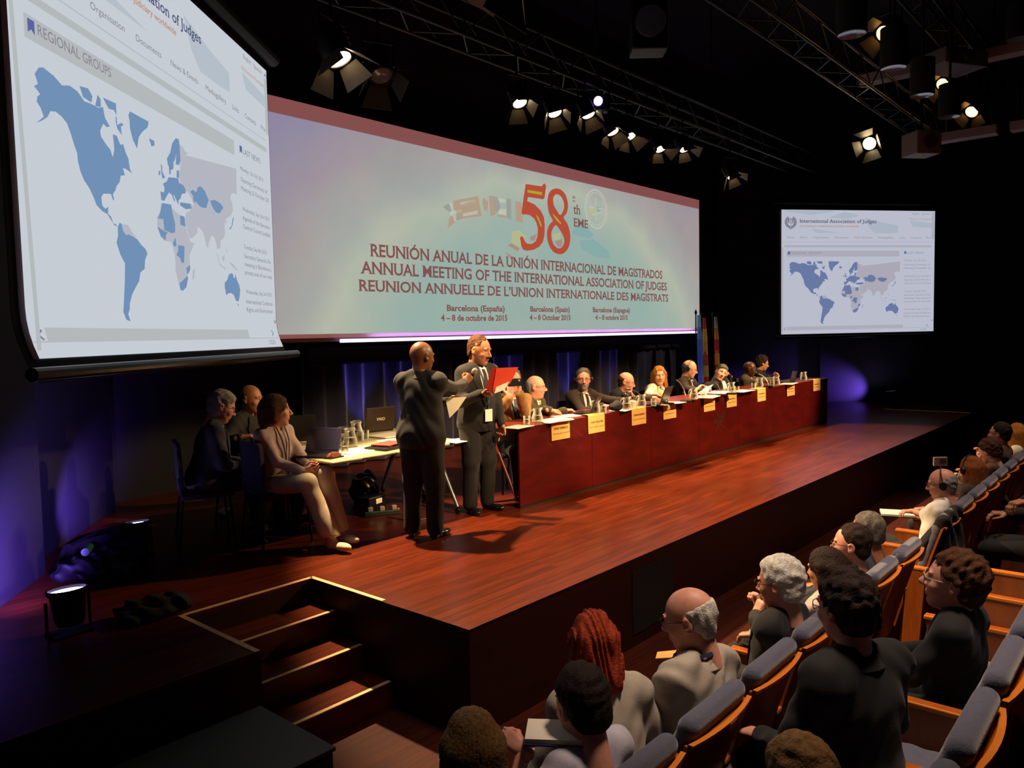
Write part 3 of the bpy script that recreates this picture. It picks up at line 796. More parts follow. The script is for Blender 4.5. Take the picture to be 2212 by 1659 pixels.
SKINS = {}
def skin(name, c, lip, rough=0.5):
    a = mat('skin_' + name, c, rough, noise=0.10, scale=35, bump=0.05, bscale=180)
    l = mat('lip_' + name, lip, 0.5, noise=0.06, scale=60)
    SKINS[name] = (a, l)
skin('fair', '#cf9a7c', '#a8635a'); skin('pink', '#cc8f78', '#a05a52'); skin('tan', '#a06a48', '#7a463a'); skin('olive', '#b5815c', '#8a5546'); skin('dark', '#4a2a1a', '#4a2622', 0.4); skin('brown', '#6e4226', '#5a3026', 0.42)
HAIRM = {n: mat('hair_' + n, c, 0.72, spec=0.2, noise=0.35, scale=70, bump=0.5, bscale=140) for n, c in
         dict(grey='#8d8a84', white='#c8c4ba', dark='#241812', brown='#4a2c1a', red='#8e3418', blonde='#9a7448', black='#120d0c', salt='#5c544c', auburn='#7a4320', honey='#a8682c').items()}
CL = {}
def cloth(name, c, rough=0.85, noise=0.12, sheen=0.2):
    if name not in CL: CL[name] = mat('cloth_' + name, c, rough, noise=noise, scale=14, bump=0.10, bscale=160, sheen=sheen * 0.25)
    return CL[name]
for n_, c_ in dict(black='#0c0b0d', charcoal='#0d0b0b', navy='#15141c', brownsuit='#2a1d17', tan='#8a6438', white='#d8d4cc', cream='#d9cfae', beige='#a99f90', rose='#b9a29c', stripe='#b8b4c4', olive='#423722', greyblue='#5a6070', bluegrey='#2c303c', pants='#0f0d0f', linen='#b9a894', yellow='#c0a838', red='#7a1c1c', gold='#b88838', darktie='#2a2028', teal='#2a4a58', lanyard='#1e2c48', browntop='#4a2c20', paleblue='#aab4c8').items():
    cloth(n_, c_)
M_EYE = mat('eye_white', '#d8d2c8', 0.25, noise=0.04); M_IRIS = mat('eye_iris', '#2a1a12', 0.2, noise=0.1)
M_GLASS = mat('spectacle_metal', '#3a342c', 0.3, 0.7, noise=0.1); M_SHOE = mat('black_shoe_leather', '#0e0c0c', 0.25, noise=0.1, coat=0.3)
M_PALEFRAME = mat('pale_frame', '#b8b0a0', 0.35, noise=0.05)

def hand_field(side, W, d, nrm, curl, h, spread=0.0, sc=1.0, thumb=0.5):
    """surface of one hand: side +1 right, -1 left; W wrist, d towards the fingers, nrm where the palm faces"""
    d = norm(np.array(d, float)); nrm = np.array(nrm, float); nrm = norm(nrm - d * (nrm @ d))
    ts = np.cross(d, nrm) * side            # towards the thumb
    W = np.array(W, float)
    c = W + d * 0.08 * sc
    F = Field(c - 0.135 * sc, c + 0.135 * sc, h)
    F.cap(W - d * 0.035 * sc, W + d * 0.01 * sc, 0.027 * sc, 0.026 * sc, 0.015)
    for o, r in ((-0.027, 0.0135), (-0.009, 0.0145), (0.009, 0.0145), (0.027, 0.014)):
        F.cap(W + ts * o * 0.7 * sc + d * 0.008 * sc, W + ts * o * sc + d * 0.088 * sc, 0.0165 * sc, r * sc, 0.014)
    Ls = (0.060, 0.074, 0.080, 0.073)       # little finger .. index
    for fi, o in enumerate((-0.030, -0.0105, 0.0095, 0.0285)):
        cu = curl[fi] if isinstance(curl, (list, tuple)) else curl
        p = W + ts * o * sc + d * (0.088 - (0.008 if fi == 0 else 0)) * sc
        L = Ls[fi] * sc; ang = 0.10
        dd = norm(d + ts * (o * 6 * spread))
        r = 0.0088 * sc if fi else 0.0076 * sc
        for si, (fr, bend) in enumerate(((0.46, 72), (0.30, 88), (0.24, 52))):
            ang += R(bend) * cu
            v = dd * math.cos(ang) + nrm * math.sin(ang)
            q = p + v * L * fr
            F.cap(p, q, r, r * 0.9, 0.006); p = q; r *= 0.9
    p = W + d * 0.022 * sc + ts * 0.022 * sc
    v1 = norm(d * 0.65 + ts * 0.75 + nrm * (0.25 + 0.3 * thumb)); q = p + v1 * 0.045 * sc
    F.cap(p, q, 0.0165 * sc, 0.0115 * sc, 0.014)
    v2 = norm(d * (0.9 - 0.2 * thumb) + ts * (0.45 - 0.6 * thumb) + nrm * 0.5 * thumb); q2 = q + v2 * 0.033 * sc
    F.cap(q, q2, 0.0112 * sc, 0.0098 * sc, 0.006)
    v3 = norm(d * 0.9 + ts * (0.25 - 0.8 * thumb) + nrm * 0.5 * thumb)
    F.cap(q2, q2 + v3 * 0.024 * sc, 0.0098 * sc, 0.008 * sc, 0.005)
    V, Fc = F.surf()
    return relax(V, Fc, 1), Fc

def head_field(h, nose=1.0, jaw=1.0, fat=0.0, chin=1.0, brow=1.0):
    F = Field((-0.115, -0.14, -0.20), (0.115, 0.16, 0.15), h)
    F.ell((0, -0.012, 0.030), (0.077, 0.098, 0.096))
    F.ell((0, 0.022, 0.0), (0.068, 0.072, 0.10), k=0.03)
    F.ell((0, 0.030, -0.055), (0.056 * jaw + fat, 0.066, 0.062 + fat * 0.5), k=0.03)
    F.ell((0, 0.066, -0.098), (0.024 * jaw, 0.022 * chin, 0.020), k=0.03)
    if fat: F.ell((0, 0.02, -0.105), (0.05 + fat, 0.05, 0.03 + fat), k=0.03)
    for sx in (-1, 1):
        F.ell((sx * 0.040, 0.068, -0.022), (0.023, 0.020, 0.020), k=0.02)            # cheek
        F.ell((sx * 0.028, 0.086, 0.032), (0.026, 0.010, 0.008 * brow), k=0.012)       # brow
        F.ell((sx * 0.031, 0.100, 0.012), (0.019, 0.018, 0.012), k=0.014, sub=True)    # socket
        F.ell((sx * 0.031, 0.0815, 0.021), (0.018, 0.012, 0.006), k=0.006)             # lid
        F.ell((sx * 0.031, 0.0815, 0.002), (0.017, 0.011, 0.0045), k=0.006)
        F.ell((sx * 0.081, -0.012, 0.0), (0.009, 0.020, 0.032), np.array(Matrix.Rotation(R(sx * -24), 3, 'Z')), k=0.008)   # ear
        F.ell((sx * 0.076, -0.004, -0.022), (0.008, 0.010, 0.012), k=0.008)
        F.ell((sx * 0.090, -0.006, 0.004), (0.006, 0.010, 0.016), k=0.005, sub=True)
        F.ell((sx * 0.011, 0.104, -0.030), (0.009, 0.010, 0.008), k=0.008)
    F.cap((0, 0.088, 0.022), (0, 0.112 + 0.006 * nose, -0.024), 0.0085, 0.0115 * nose, 0.012)
    F.ell((0, 0.080, -0.056), (0.026, 0.020, 0.018), k=0.015)
    F.cap((-0.019, 0.094, -0.0545), (0.019, 0.094, -0.0545), 0.0062, 0.0062, 0.006)
    F.cap((-0.017, 0.093, -0.066), (0.017, 0.093, -0.066), 0.0068, 0.0068, 0.006)
    F.cap((-0.024, 0.103, -0.0602), (0.024, 0.103, -0.0602), 0.0024, 0.0024, 0.004, sub=True)
    F.ell((0, 0.098, -0.078), (0.020, 0.010, 0.006), k=0.008, sub=True)
    F.cap((0, -0.022, -0.05), (0, -0.030, -0.19), 0.052 + fat * 0.6, 0.056 + fat * 0.6, 0.03)
    return F

def hair_field(style, h, t=0.010):
    F = Field((-0.16, -0.19, -0.27), (0.16, 0.15, 0.19), h)
    dirs = [(norm(NR.normal(size=3)) * NR.uniform(90, 230), NR.uniform(0, 6)) for _ in range(9)]
    wob = lambda X, Y, Z: sum(np.sin(d_[0] * X + d_[1] * Y + d_[2] * Z + p_) for d_, p_ in dirs) * 0.42
    if style in ('short', 'thin', 'side', 'curly', 'fringe', 'crop'):
        if style == 'curly': t += 0.012
        if style == 'fringe': F.ell((0, -0.013, 0.030), (0.0815, 0.1025, 0.098))
        else: F.ell((0, -0.019, 0.040), (0.077 + t, 0.098 + t, 0.094 + t * 1.2))
        F.warp(wob, 0.0012 if style != 'fringe' else 0.0007)
        F.ell((0, -0.050, -0.030), (0.060 if style == 'fringe' else 0.066 + t, 0.046 if style == 'fringe' else 0.050 + t, 0.058), k=0.02)
        if style == 'fringe': t = 0.0
        if style == 'side': F.ell((0.01, 0.025, 0.085), (0.070, 0.064, 0.034 + t), k=0.02)
        hl = {'short': (0.068, 0.092), 'thin': (0.045, 0.112), 'side': (0.086, 0.080), 'curly': (0.075, 0.086), 'fringe': (0.03, 0.12), 'crop': (0.07, 0.088)}[style]
        F.plane((0, hl[0], hl[1]), (0, -0.80, 0.60) if style != 'fringe' else (0, -0.93, 0.36), 0.02)
        F.plane((0, -0.06, -0.082), (0, -0.35, 0.94) if style != 'curly' else (0, -0.2, 0.98))
        if style == 'fringe':
            F.plane((0, -0.02, 0.052), (0, -0.28, -0.96), 0.012)
        for sx in (-1, 1):
            F.ell((sx * 0.088, 0.004, -0.012), (0.03, 0.020, 0.036), k=0.006, sub=True)
        F.warp(wob, 0.0013 if style != 'curly' else 0.0030)
    elif style in ('bob', 'long', 'wavy', 'tail'):
        F.ell((0, -0.014, 0.036), (0.090, 0.114, 0.108))
        drop = {'bob': -0.12, 'long': -0.24, 'wavy': -0.135, 'tail': -0.06}[style]
        for sx in (-1, 1):
            F.cap((sx * 0.070, -0.02, 0.03), (sx * 0.082, -0.025, drop), 0.038, 0.034 if style != 'wavy' else 0.044, 0.03)
            F.cap((sx * 0.045, -0.075, 0.02), (sx * 0.050, -0.085, drop - 0.02), 0.05, 0.042, 0.03)
        F.cap((0, -0.085, 0.02), (0, -0.095, drop - 0.02), 0.055, 0.045, 0.03)
        F.ell((0, 0.112, -0.024), (0.064, 0.095, 0.114), k=0.012, sub=True)
        F.cap((0, 0.03, -0.08), (0, 0.0, -0.26), 0.058, 0.06, 0.01, sub=True)
        if style in ('wavy',): F.warp(lambda X, Y, Z: np.sin(42 * Z + 12 * np.sin(30 * X) + 10 * Y) + 0.5 * np.sin(120 * X + 60 * Y), 0.0055)
        else: F.warp(lambda X, Y, Z: np.sin(150 * np.arctan2(X, Y + 0.012) * 0.35 + 6 * np.sin(20 * Z)) + 0.4 * np.sin(55 * Z + 40 * X), 0.0028)
    return F

def ik(S, W, l1, l2, pole):
    S, W, pole = (np.array(x, float) for x in (S, W, pole))
    D = W - S; L = np.linalg.norm(D)
    if L > (l1 + l2) * 0.985:
        W = S + D / L * (l1 + l2) * 0.985; D = W - S; L = np.linalg.norm(D)
    a = (l1 * l1 - l2 * l2 + L * L) / (2 * L)
    hgt = math.sqrt(max(l1 * l1 - a * a, 0))
    u = D / L; pv = pole - u * (pole @ u)
    return S + u * a + norm(pv) * hgt, W

def xf(V, M, t): return (V @ np.array(M, np.float32).T + np.array(t, np.float32)).astype(np.float32)

def ring_tube(path, r, seg=8):
    return path, r, seg

def person(label, loc, yaw, pose='sit', headat=None, floor=0.0, lean=4, tilt=0, twist=0, hyaw=0, hpitch=0, hroll=0, hfwd=0.03, sk='fair', hair='short', hcol='dark', ht=0.010,
           top='black', top_kind='jacket', shirt='white', tie=None, legs='pants', fat=0.0, S=1.0, HS=1.0, hands=None, res=1.0, hseat=0.47,
           glasses=None, face=None, lanyard=False, badge=False, headset=False, beard=None, open_w=0.055, wrinkle=1.0, shoes=True, knee=0.0,
           legpose=None, bare_arm=False, skirt=None, group=None, scalp=None, headfree=None, lower=True, collar=None, shw=0.162):
    """one person in a local frame that faces +Y; loc is the floor point under the pelvis"""
    fc = dict(nose=1.0, jaw=1.0, fat=0.0, chin=1.0, brow=1.0); fc.update(face or {})
    if headat is not None:
        hz = headat[2] - floor
        S = (hz - hseat - 0.105) / (0.647 * math.cos(R(lean)) * math.cos(R(tilt))) if pose == 'sit' else (hz - 0.02) / 1.577
        if headfree is not None: S -= headfree[2] / 0.647
        S0 = S; S = min(max(S, 0.84), 1.10)
        if abs(S - S0) > 1e-6: print('height clamp', label[:40], round(S0, 3))
        loc = (0, 0, floor)
    root = thing('person', label, 'person', loc, R(yaw), group)
    A, LIP = SKINS[sk]
    up = norm(np.array([math.sin(R(tilt)), math.sin(R(lean)), math.cos(R(lean)) * math.cos(R(tilt))]))
    rt = np.array([math.cos(R(twist)), math.sin(R(twist)), 0.0]); rt = norm(rt - up * (rt @ up))
    fw = np.cross(up, rt)
    hp = (hseat + 0.085) if pose == 'sit' else 0.93 * S
    pel = np.array([0, 0, hp])
    chest = pel + up * 0.30 * S + fw * 0.0
    nb = pel + up * 0.505 * S - fw * 0.012                      # base of the neck
    hc = nb + (up * 0.142 + fw * hfwd + np.array([0, 0, 0.02])) * S
    if headfree is not None: hc = hc + np.array(headfree)
    HR = rot3(hyaw, hpitch, hroll)
    if headat is not None:
        hw = Matrix.Rotation(R(yaw), 3, 'Z') @ Vector(hc)
        loc = (headat[0] - hw.x, headat[1] - hw.y, floor); root.location = loc
    MI = (Matrix.Translation(loc) @ Matrix.Rotation(R(yaw), 4, 'Z')).inverted()
    sh = {1: nb - up * 0.055 * S + rt * shw * S, -1: nb - up * 0.055 * S - rt * shw * S}
    l1, l2 = 0.285 * S, 0.262 * S
    hands = hands or {}
    arm = {}
    for sd in (1, -1):
        H = dict(w=(sd * 0.17, 0.34, hseat + 0.20) if pose == 'sit' else (sd * 0.27, 0.05, 0.84 * S), d=(0, 1, -0.25) if pose == 'sit' else (0, 0.12, -1),
                 n=(0, 0, -1) if pose == 'sit' else (-sd, 0, 0), curl=0.35, pole=(sd * 0.6, -0.5, -0.7), spread=0.3, thumb=0.4)
        H.update(hands.get(sd, {}))
        if 'ww' in H: H['w'] = MI @ Vector(H['ww'])
        if 'wd' in H: H['d'] = MI.to_3x3() @ Vector(H['wd'])
        if 'wn' in H: H['n'] = MI.to_3x3() @ Vector(H['wn'])
        if 'wp' in H: H['pole'] = MI.to_3x3() @ Vector(H['wp'])
        E, W = ik(sh[sd], H['w'], l1, l2, H['pole'])
        H['E'], H['W'] = E, W; arm[sd] = H
    h1 = 0.0046 * res; h2 = 0.0034 * res; h3 = 0.0115 * res
    # ---- body: head, neck, hands, under-clothes
    parts = []
    Fh = head_field(h1, **fc); V, F = Fh.surf(); V = relax(V, F, 1, 0.4)
    ctr = V[F].mean(1)
    mi = np.zeros(len(F), np.int32)
    lipm = (np.abs(ctr[:, 0]) < 0.022) & (ctr[:, 1] > 0.088) & (np.abs(ctr[:, 2] + 0.0602) < 0.0095 - 0.25 * np.abs(ctr[:, 0]))
    mi[lipm] = 1
    mats = [A, LIP]
    if beard:
        bz = (ctr[:, 2] < -0.040 + 0.55 * np.maximum(0, 0.07 - ctr[:, 1])) & (ctr[:, 2] > -0.130) & (ctr[:, 1] > 0.012) & (np.abs(ctr[:, 0]) < 0.0705) & ~lipm
        if beard[1] == 'moustache': bz = (ctr[:, 2] < -0.038) & (ctr[:, 2] > -0.056) & (np.abs(ctr[:, 0]) < 0.030) & (ctr[:, 1] > 0.075) & ~lipm
        mi[bz] = len(mats); mats.append(HAIRM[beard[0]])
    if scalp:
        sz = (ctr[:, 2] > 0.0) & ((ctr[:, 2] - 0.06) * 0.6 - (ctr[:, 1] - 0.05) * 0.8 > 0.0)
        mi[sz] = len(mats); mats.append(scalp)
    parts.append((xf(V, HR * HS, hc), F, mi))
    lo = np.minimum(np.minimum(nb, pel), np.minimum(arm[1]['W'], arm[-1]['W'])) - 0.25
    hi = np.maximum(np.maximum(nb, pel), np.maximum(arm[1]['W'], arm[-1]['W'])) + 0.22
    for e in (arm[1]['E'], arm[-1]['E']): lo = np.minimum(lo, e - 0.12); hi = np.maximum(hi, e + 0.12)
    def torso(F, g, with_sh=True):
        M = np.stack([rt, fw, up], 1)
        F.ell(pel + up * 0.02, np.array([0.165 + fat * 0.8, 0.125 + fat * 0.6, 0.14]) * S + g, M, 0.05)
        F.ell(pel + up * 0.16 * S + fw * (0.01 + fat * 0.4), np.array([0.150 + fat, 0.112 + fat * 1.1, 0.17]) * S + g, M, 0.06)
        F.ell(chest + up * 0.03 * S, np.array([0.172 + fat * 0.5, 0.112 + fat * 0.4, 0.16]) * S + g, M, 0.06)
        F.cap(sh[1] - rt * 0.02, sh[-1] + rt * 0.02, 0.062 * S + g, None, 0.06)
        for sd in (1, -1):
            F.cap(nb + up * 0.015 * S + rt * sd * 0.03, sh[sd] + up * 0.012, 0.042 * S + g, 0.052 * S + g, 0.04)
    def arms(F, g, cut=0.0, to=1.0):
        for sd in (1, -1):
            H = arm[sd]
            F.cap(sh[sd], H['E'], 0.050 * S + g, 0.042 * S + g, 0.045)
            e = H['E'] + (H['W'] - H['E']) * to
            F.cap(H['E'], e - norm(e - H['E']) * cut, 0.041 * S + g, 0.031 * S + g * 1.2, 0.025)
    Fb = Field(lo, hi, 0.014 * res)
    torso(Fb, -0.014); arms(Fb, -0.010 if not bare_arm else -0.004, 0.0)
    Fb.cap(nb - up * 0.03, hc - HR @ np.array([0, 0.025, 0.10]) * HS, 0.060 * S, 0.050 * HS, 0.03)
    V, F = Fb.surf(); V = relax(V, F, 2)
    parts.append((V, F, 0))
    if bare_arm:
        Fa = Field(lo, hi, 0.009 * res)
        arms(Fa, -0.006)
        V, F = Fa.surf(); parts.append((relax(V, F, 2), F, 0))
    for sd in (1, -1):
        H = arm[sd]
        V, F = hand_field(sd, H['W'], H['d'], H['n'], H['curl'], h2, H['spread'], 1.0 * S, H['thumb'])
        parts.append((V, F, 0))
    body = mesh_from('body', parts, mats, root)
    # ---- eyes
    b = MB()
    for sx in (-1, 1):
        b.lathe([(0, -0.0125), (0.007, -0.0105), (0.0115, -0.004), (0.0122, 0), (0.0115, 0.004), (0.007, 0.0105), (0, 0.0125)], (sx * 0.031, 0.0735, 0.0115), 12)
    nw = len(b.bm.faces)
    for sx in (-1, 1):
        b.lathe([(0, 0.0), (0.0058, -0.0012), (0.0058, -0.006), (0, -0.006)], (sx * 0.031, 0.0862, 0.0110), 12, axis=Quaternion((1, 0, 0), R(-90)))
    for i, f in enumerate(b.bm.faces): f.material_index = 0 if i < nw else 1
    for v in b.bm.verts: v.co = Vector(HR @ (np.array(v.co) * HS) + hc)
    b.build('eyes', None, body, smooth=True, angle=60, mats=[M_EYE, M_IRIS])
    # ---- hair
    if hair:
        Fq = hair_field(hair, 0.0055 * res, ht); V, F = Fq.surf()
        if len(F): mesh_from('hair', [(xf(relax(V, F, 1, 0.3), HR * HS, hc), F, 0)], [HAIRM[hcol]], root)
        if hair not in ('fringe',):   # eyebrows
            pass
    b = MB()
    for sx in (-1, 1):
        b.tube([(sx * 0.014, 0.0975, 0.0345), (sx * 0.030, 0.096, 0.0375), (sx * 0.046, 0.083, 0.0320)], [0.0030, 0.0036, 0.0018], 6)
    for v in b.bm.verts: v.co = Vector(HR @ (np.array(v.co) * HS) + hc)
    b.build('eyebrows', HAIRM[hcol], body, smooth=True, angle=80)
    # ---- upper garment
    g = {'jacket': 0.014, 'shirt': 0.006, 'blouse': 0.008}[top_kind]
    to = 1.0
    Ft = Field(lo, hi, h3)
    torso(Ft, g)
    if pose == 'stand':      # jacket skirt
        Ft.ell(pel - up * 0.03, np.array([0.180 + fat * 0.8, 0.135 + fat * 0.6, 0.16]) * S + g, np.stack([rt, fw, up], 1), 0.06)
    Vt, Ftq = Ft.surf()
    bvh = BVHTree.FromPolygons([tuple(v) for v in relax(Vt, Ftq, 2)], [tuple(q) for q in Ftq])
    if bare_arm:
        for sd in (1, -1):
            H = arm[sd]; Ft.cap(sh[sd], sh[sd] + (H['E'] - sh[sd]) * 0.88, 0.060 * S + g, 0.066 * S + g, 0.045)
    else:
        arms(Ft, g, 0.012)
    wr = 0.0055 * wrinkle if top_kind == 'jacket' else 0.0045 * wrinkle
    ph = float(NR.uniform(0, 6))
    Ft.warp(lambda X, Y, Z: np.sin(19 * Z + 9 * X + 4 * np.sin(7 * X + 5 * Y + ph)) * np.sin(11 * X - 13 * Y + 6 * Z + ph) + 0.55 * np.sin(41 * Z + 21 * Y + 6 * np.sin(13 * X + ph)), wr)
    Ft.cap(nb + up * 0.0 + fw * 0.012, nb + up * 0.2, 0.054 * S, 0.072 * S, 0.015, sub=True)
    if pose == 'stand': Ft.plane(pel - np.array([0, 0, 0.13 * S]), (0, 0, 1), 0.01)
    V, F = Ft.surf()
    TM = cloth(top, '#000000')
    mesh_from({'jacket': 'jacket', 'shirt': 'shirt', 'blouse': 'blouse'}[top_kind], [(relax(V, F, 1), F, 0)], [TM], root)
    # ---- patches laid on the chest
    def onchest(a, dn, off):
        o = nb + rt * a - up * dn + fw * 0.6
        hit = bvh.ray_cast(Vector(o), Vector(-fw), 1.2)
        p = np.array(hit[0]) if hit[0] is not None else o - fw * 0.5
        return p + fw * off
    def patch(name, left, right, off, m_, cols=5, thick=0.010, parent=None):
        n_ = len(left); P = []
        for (a0, d0), (a1, d1) in zip(left, right):
            P.append([Vector(onchest(a0 + (a1 - a0) * j / (cols - 1), d0 + (d1 - d0) * j / (cols - 1), off)) for j in range(cols)])
        b = MB(); b.grid(P)
        ge = bmesh.ops.extrude_face_region(b.bm, geom=b.bm.faces[:])
        bmesh.ops.translate(b.bm, vec=Vector(-fw) * thick, verts=[x for x in ge['geom'] if isinstance(x, bmesh.types.BMVert)])
        return b.build(name, m_, parent or root, smooth=True, angle=50)
    def lerp(pts, n_=10):
        pts = np.array(pts, float); t = np.linspace(0, len(pts) - 1, n_); i = np.minimum(t.astype(int), len(pts) - 2)
        return pts[i] + (pts[i + 1] - pts[i]) * (t - i)[:, None]
    ow = open_w * S
    if top_kind == 'jacket' and shirt:
        dep = 0.34 * S
        patch('shirt', lerp([(-ow * 0.9, 0.0), (-ow * 1.1, 0.1), (-0.02, dep)], 12), lerp([(ow * 0.9, 0.0), (ow * 1.1, 0.1), (0.02, dep)], 12), 0.009, cloth(shirt, '#000'))
        for sx in (-1, 1):
            l = lerp([(sx * (ow * 0.85), -0.015), (sx * (ow + 0.008), 0.10), (sx * 0.014, dep + 0.01)], 10)
            r = lerp([(sx * (ow * 0.85 + 0.035), -0.005), (sx * (ow + 0.072), 0.125), (sx * 0.034, dep + 0.025)], 10)
            patch('lapel', l, r, 0.016, TM, 4, 0.016)
    if tie:
        patch('tie', lerp([(-0.016, 0.012), (-0.019, 0.045), (-0.020, 0.06), (-0.036, 0.36)], 10), lerp([(0.016, 0.012), (0.019, 0.045), (0.020, 0.06), (0.036, 0.36)], 10), 0.016, cloth(tie, '#000'), 4, 0.012)
    if top_kind == 'shirt':
        patch('button_placket', lerp([(-0.014, 0.02), (-0.014, 0.4)], 12), lerp([(0.014, 0.02), (0.014, 0.4)], 12), 0.004, TM, 3)
    if lanyard:
        LM = cloth('lanyard', '#000')
        for sx in (-1, 1):
            patch('lanyard_strap', lerp([(sx * 0.062 * S, -0.02), (sx * 0.045, 0.12), (0.0, 0.40)], 14), lerp([(sx * 0.062 * S - sx * 0.014, -0.02), (sx * 0.045 - sx * 0.014, 0.12), (-sx * 0.012, 0.40)], 14), 0.022, LM, 2, 0.004)
        pts = []
        for k in range(9):
            a = PI * k / 8
            pts.append(nb + rt * 0.066 * S * math.cos(a) - fw * (0.066 * S * math.sin(a) + 0.004) + up * (0.015 + 0.02 * math.sin(a)))
        b = MB(); b.grid([[Vector(p + up * 0.012), Vector(p - up * 0.006 + norm(p - nb) * 0.006)] for p in pts], 0.003)
        b.build('lanyard_strap', LM, root, smooth=True)
        if badge:
            bd = patch('badge', lerp([(-0.045, 0.40), (-0.045, 0.52)], 3), lerp([(0.045, 0.40), (0.045, 0.52)], 3), 0.025, mat('badge_card', '#d8d4cc', 0.5, noise=0.05), 3, 0.003)
    # ---- collar of shirt or jacket round the neck
    cm = cloth(collar or (shirt if (top_kind == 'jacket' and shirt) else top), '#000')
    def collar_ring(name, m_, r0, r1, z0, z1, gap):
        P = []
        for k in range(29):
            a = R(90 + gap) + (2 * PI - 2 * R(gap)) * k / 28
            cdir = rt * math.cos(a) + fw * math.sin(a)
            dip = -0.030 * max(0.0, math.sin(a)) ** 1.5
            ctr_ = nb + fw * 0.012
            P.append([Vector(ctr_ + cdir * r0 * S + up * (z0 + dip)), Vector(ctr_ + cdir * r1 * S + up * (z1 + dip)), Vector(ctr_ + cdir * (r1 + 0.006) * S + up * (z1 + dip - 0.002)), Vector(ctr_ + cdir * (r0 + 0.020) * S + up * (z0 + dip - 0.004))])
        b = MB(); b.grid(P, 0.003); b.build(name, m_, root, smooth=True, angle=60)
    if top_kind in ('jacket', 'shirt') and shirt is not None: collar_ring('shirt_collar', cm, 0.074, 0.064, -0.014, 0.036, 12)
    if top_kind == 'jacket': collar_ring('jacket_collar', TM, 0.084, 0.076, -0.022, 0.018, 62)
    # cuffs
    if top_kind == 'jacket' and shirt:
        for sd in (1, -1):
            H = arm[sd]; dd = norm(H['W'] - H['E'])
            b = MB(); b.tube([H['W'] - dd * 0.03, H['W'] + dd * 0.006, H['W'] + dd * 0.010], [0.0375 * S, 0.0365 * S, 0.030 * S], 14)
            b.build('cuff', cloth(shirt, '#000'), root, smooth=True, angle=50)
    # ---- legs
    if lower:
        PM = cloth(legs, '#000')
        if pose == 'sit':
            lp = legpose or {}
            hipz = hseat + 0.075
            J = {}
            for sd in (1, -1):
                q = lp.get(sd, {})
                kn = np.array(q.get('k', (sd * (0.13 + knee), 0.43, hseat + 0.055)), float)
                an = np.array(q.get('a', (sd * 0.13, 0.46, 0.09)), float)
                J[sd] = (np.array([sd * 0.092, 0.0, hipz]), kn, an, np.array(q.get('t', (sd * 0.02, 1.0, 0)), float))
        else:
            J = {}
            lp = legpose or {}
            for sd in (1, -1):
                q = lp.get(sd, {})
                J[sd] = (np.array([sd * 0.095, 0, hp - 0.02]), np.array(q.get('k', (sd * 0.105, 0.03, 0.50 * S)), float), np.array(q.get('a', (sd * 0.11, 0.0, 0.09)), float), np.array(q.get('t', (sd * 0.25, 1.0, 0)), float))
        lo2 = np.minimum.reduce([j for sd in J for j in J[sd][:3]]) - np.array([0.24, 0.26, 0.10]); hi2 = np.maximum.reduce([j for sd in J for j in J[sd][:3]]) + np.array([0.24, 0.24, 0.18])
        Fl = Field(lo2, hi2, h3)
        Fl.ell(pel - np.array([0, 0, 0.005]), (0.168 + fat * 0.8, 0.128 + fat * 0.5, 0.115), None, 0.05)
        wide = 1.0 if skirt is None else skirt
        for sd in (1, -1):
            a, k_, an, t_ = J[sd]
            bag = 0.016 if pose == 'stand' else 0.0
            Fl.cap(a, k_, 0.092 + fat * 0.3 + bag, 0.070 * (1 + 0.2 * (wide - 1)) + bag, 0.05)
            Fl.cap(k_, an, 0.066 * (1 + 0.15 * (wide - 1)) + bag, 0.056 * wide + bag * 1.1, 0.04)
        Fl.warp(lambda X, Y, Z: np.sin(23 * Z + 12 * X + ph) * np.sin(17 * X + 9 * Y) + 0.5 * np.sin(38 * Y + 15 * X + ph), 0.004 * wrinkle)
        if skirt is not None: Fl.plane((0, 0, 0.13), (0, 0, 1), 0.006)
        elif pose == 'stand': Fl.plane((0, 0, 0.035), (0, 0, 1), 0.006)
        V, F = Fl.surf(); mesh_from('trousers', [(relax(V, F, 1), F, 0)], [PM], root)
        if shoes:
            for sd in (1, -1):
                a, k_, an, t_ = J[sd]
                t_ = norm(t_ * np.array([1, 1, 0])); s_ = np.array([t_[1], -t_[0], 0])
                M = np.stack([s_, t_, np.array([0, 0, 1.0])], 1)
                base = np.array([an[0], an[1], max(an[2] - 0.09, 0.0)])
                Fs = Field(base + np.array([-0.25, -0.25, -0.01]), base + np.array([0.25, 0.25, 0.16]), 0.008)
                Fs.ell(base + t_ * 0.125 + [0, 0, 0.030], (0.047, 0.085, 0.036), M, 0.03)
                Fs.ell(base + t_ * 0.0 + [0, 0, 0.045], (0.040, 0.070, 0.052), M, 0.03)
                Fs.cap(base + [0, 0, 0.07], base + [0, 0, 0.12], 0.036, 0.034, 0.02)
                Fs.plane(base + [0, 0, 0.004], (0, 0, 1))
                V, F = Fs.surf(); mesh_from('shoe', [(V, F, 0)], [shoes if not isinstance(shoes, bool) else M_SHOE], root)
    # ---- spectacles, headset
    def headpts(b):
        for v in b.bm.verts: v.co = Vector(HR @ (np.array(v.co) * HS) + hc)
    if glasses:
        gm = {'dark': M_GLASS, 'pale': M_PALEFRAME}[glasses]
        b = MB()
        for sx in (-1, 1):
            lp_ = [(sx * (0.034 + 0.0225 * math.copysign(abs(math.cos(a)) ** 0.7, math.cos(a))), 0.112 - 0.010 * abs(math.cos(a)) * (1 if math.cos(a) > 0 else 0), 0.008 + 0.0165 * math.copysign(abs(math.sin(a)) ** 0.7, math.sin(a))) for a in [2 * PI * k / 20 for k in range(21)]]
            b.tube(lp_, 0.0016, 6, False)
            b.tube([(sx * 0.056, 0.102, 0.014), (sx * 0.076, 0.078, 0.015), (sx * 0.082, 0.0, 0.014), (sx * 0.083, -0.022, -0.002)], 0.0018, 6)
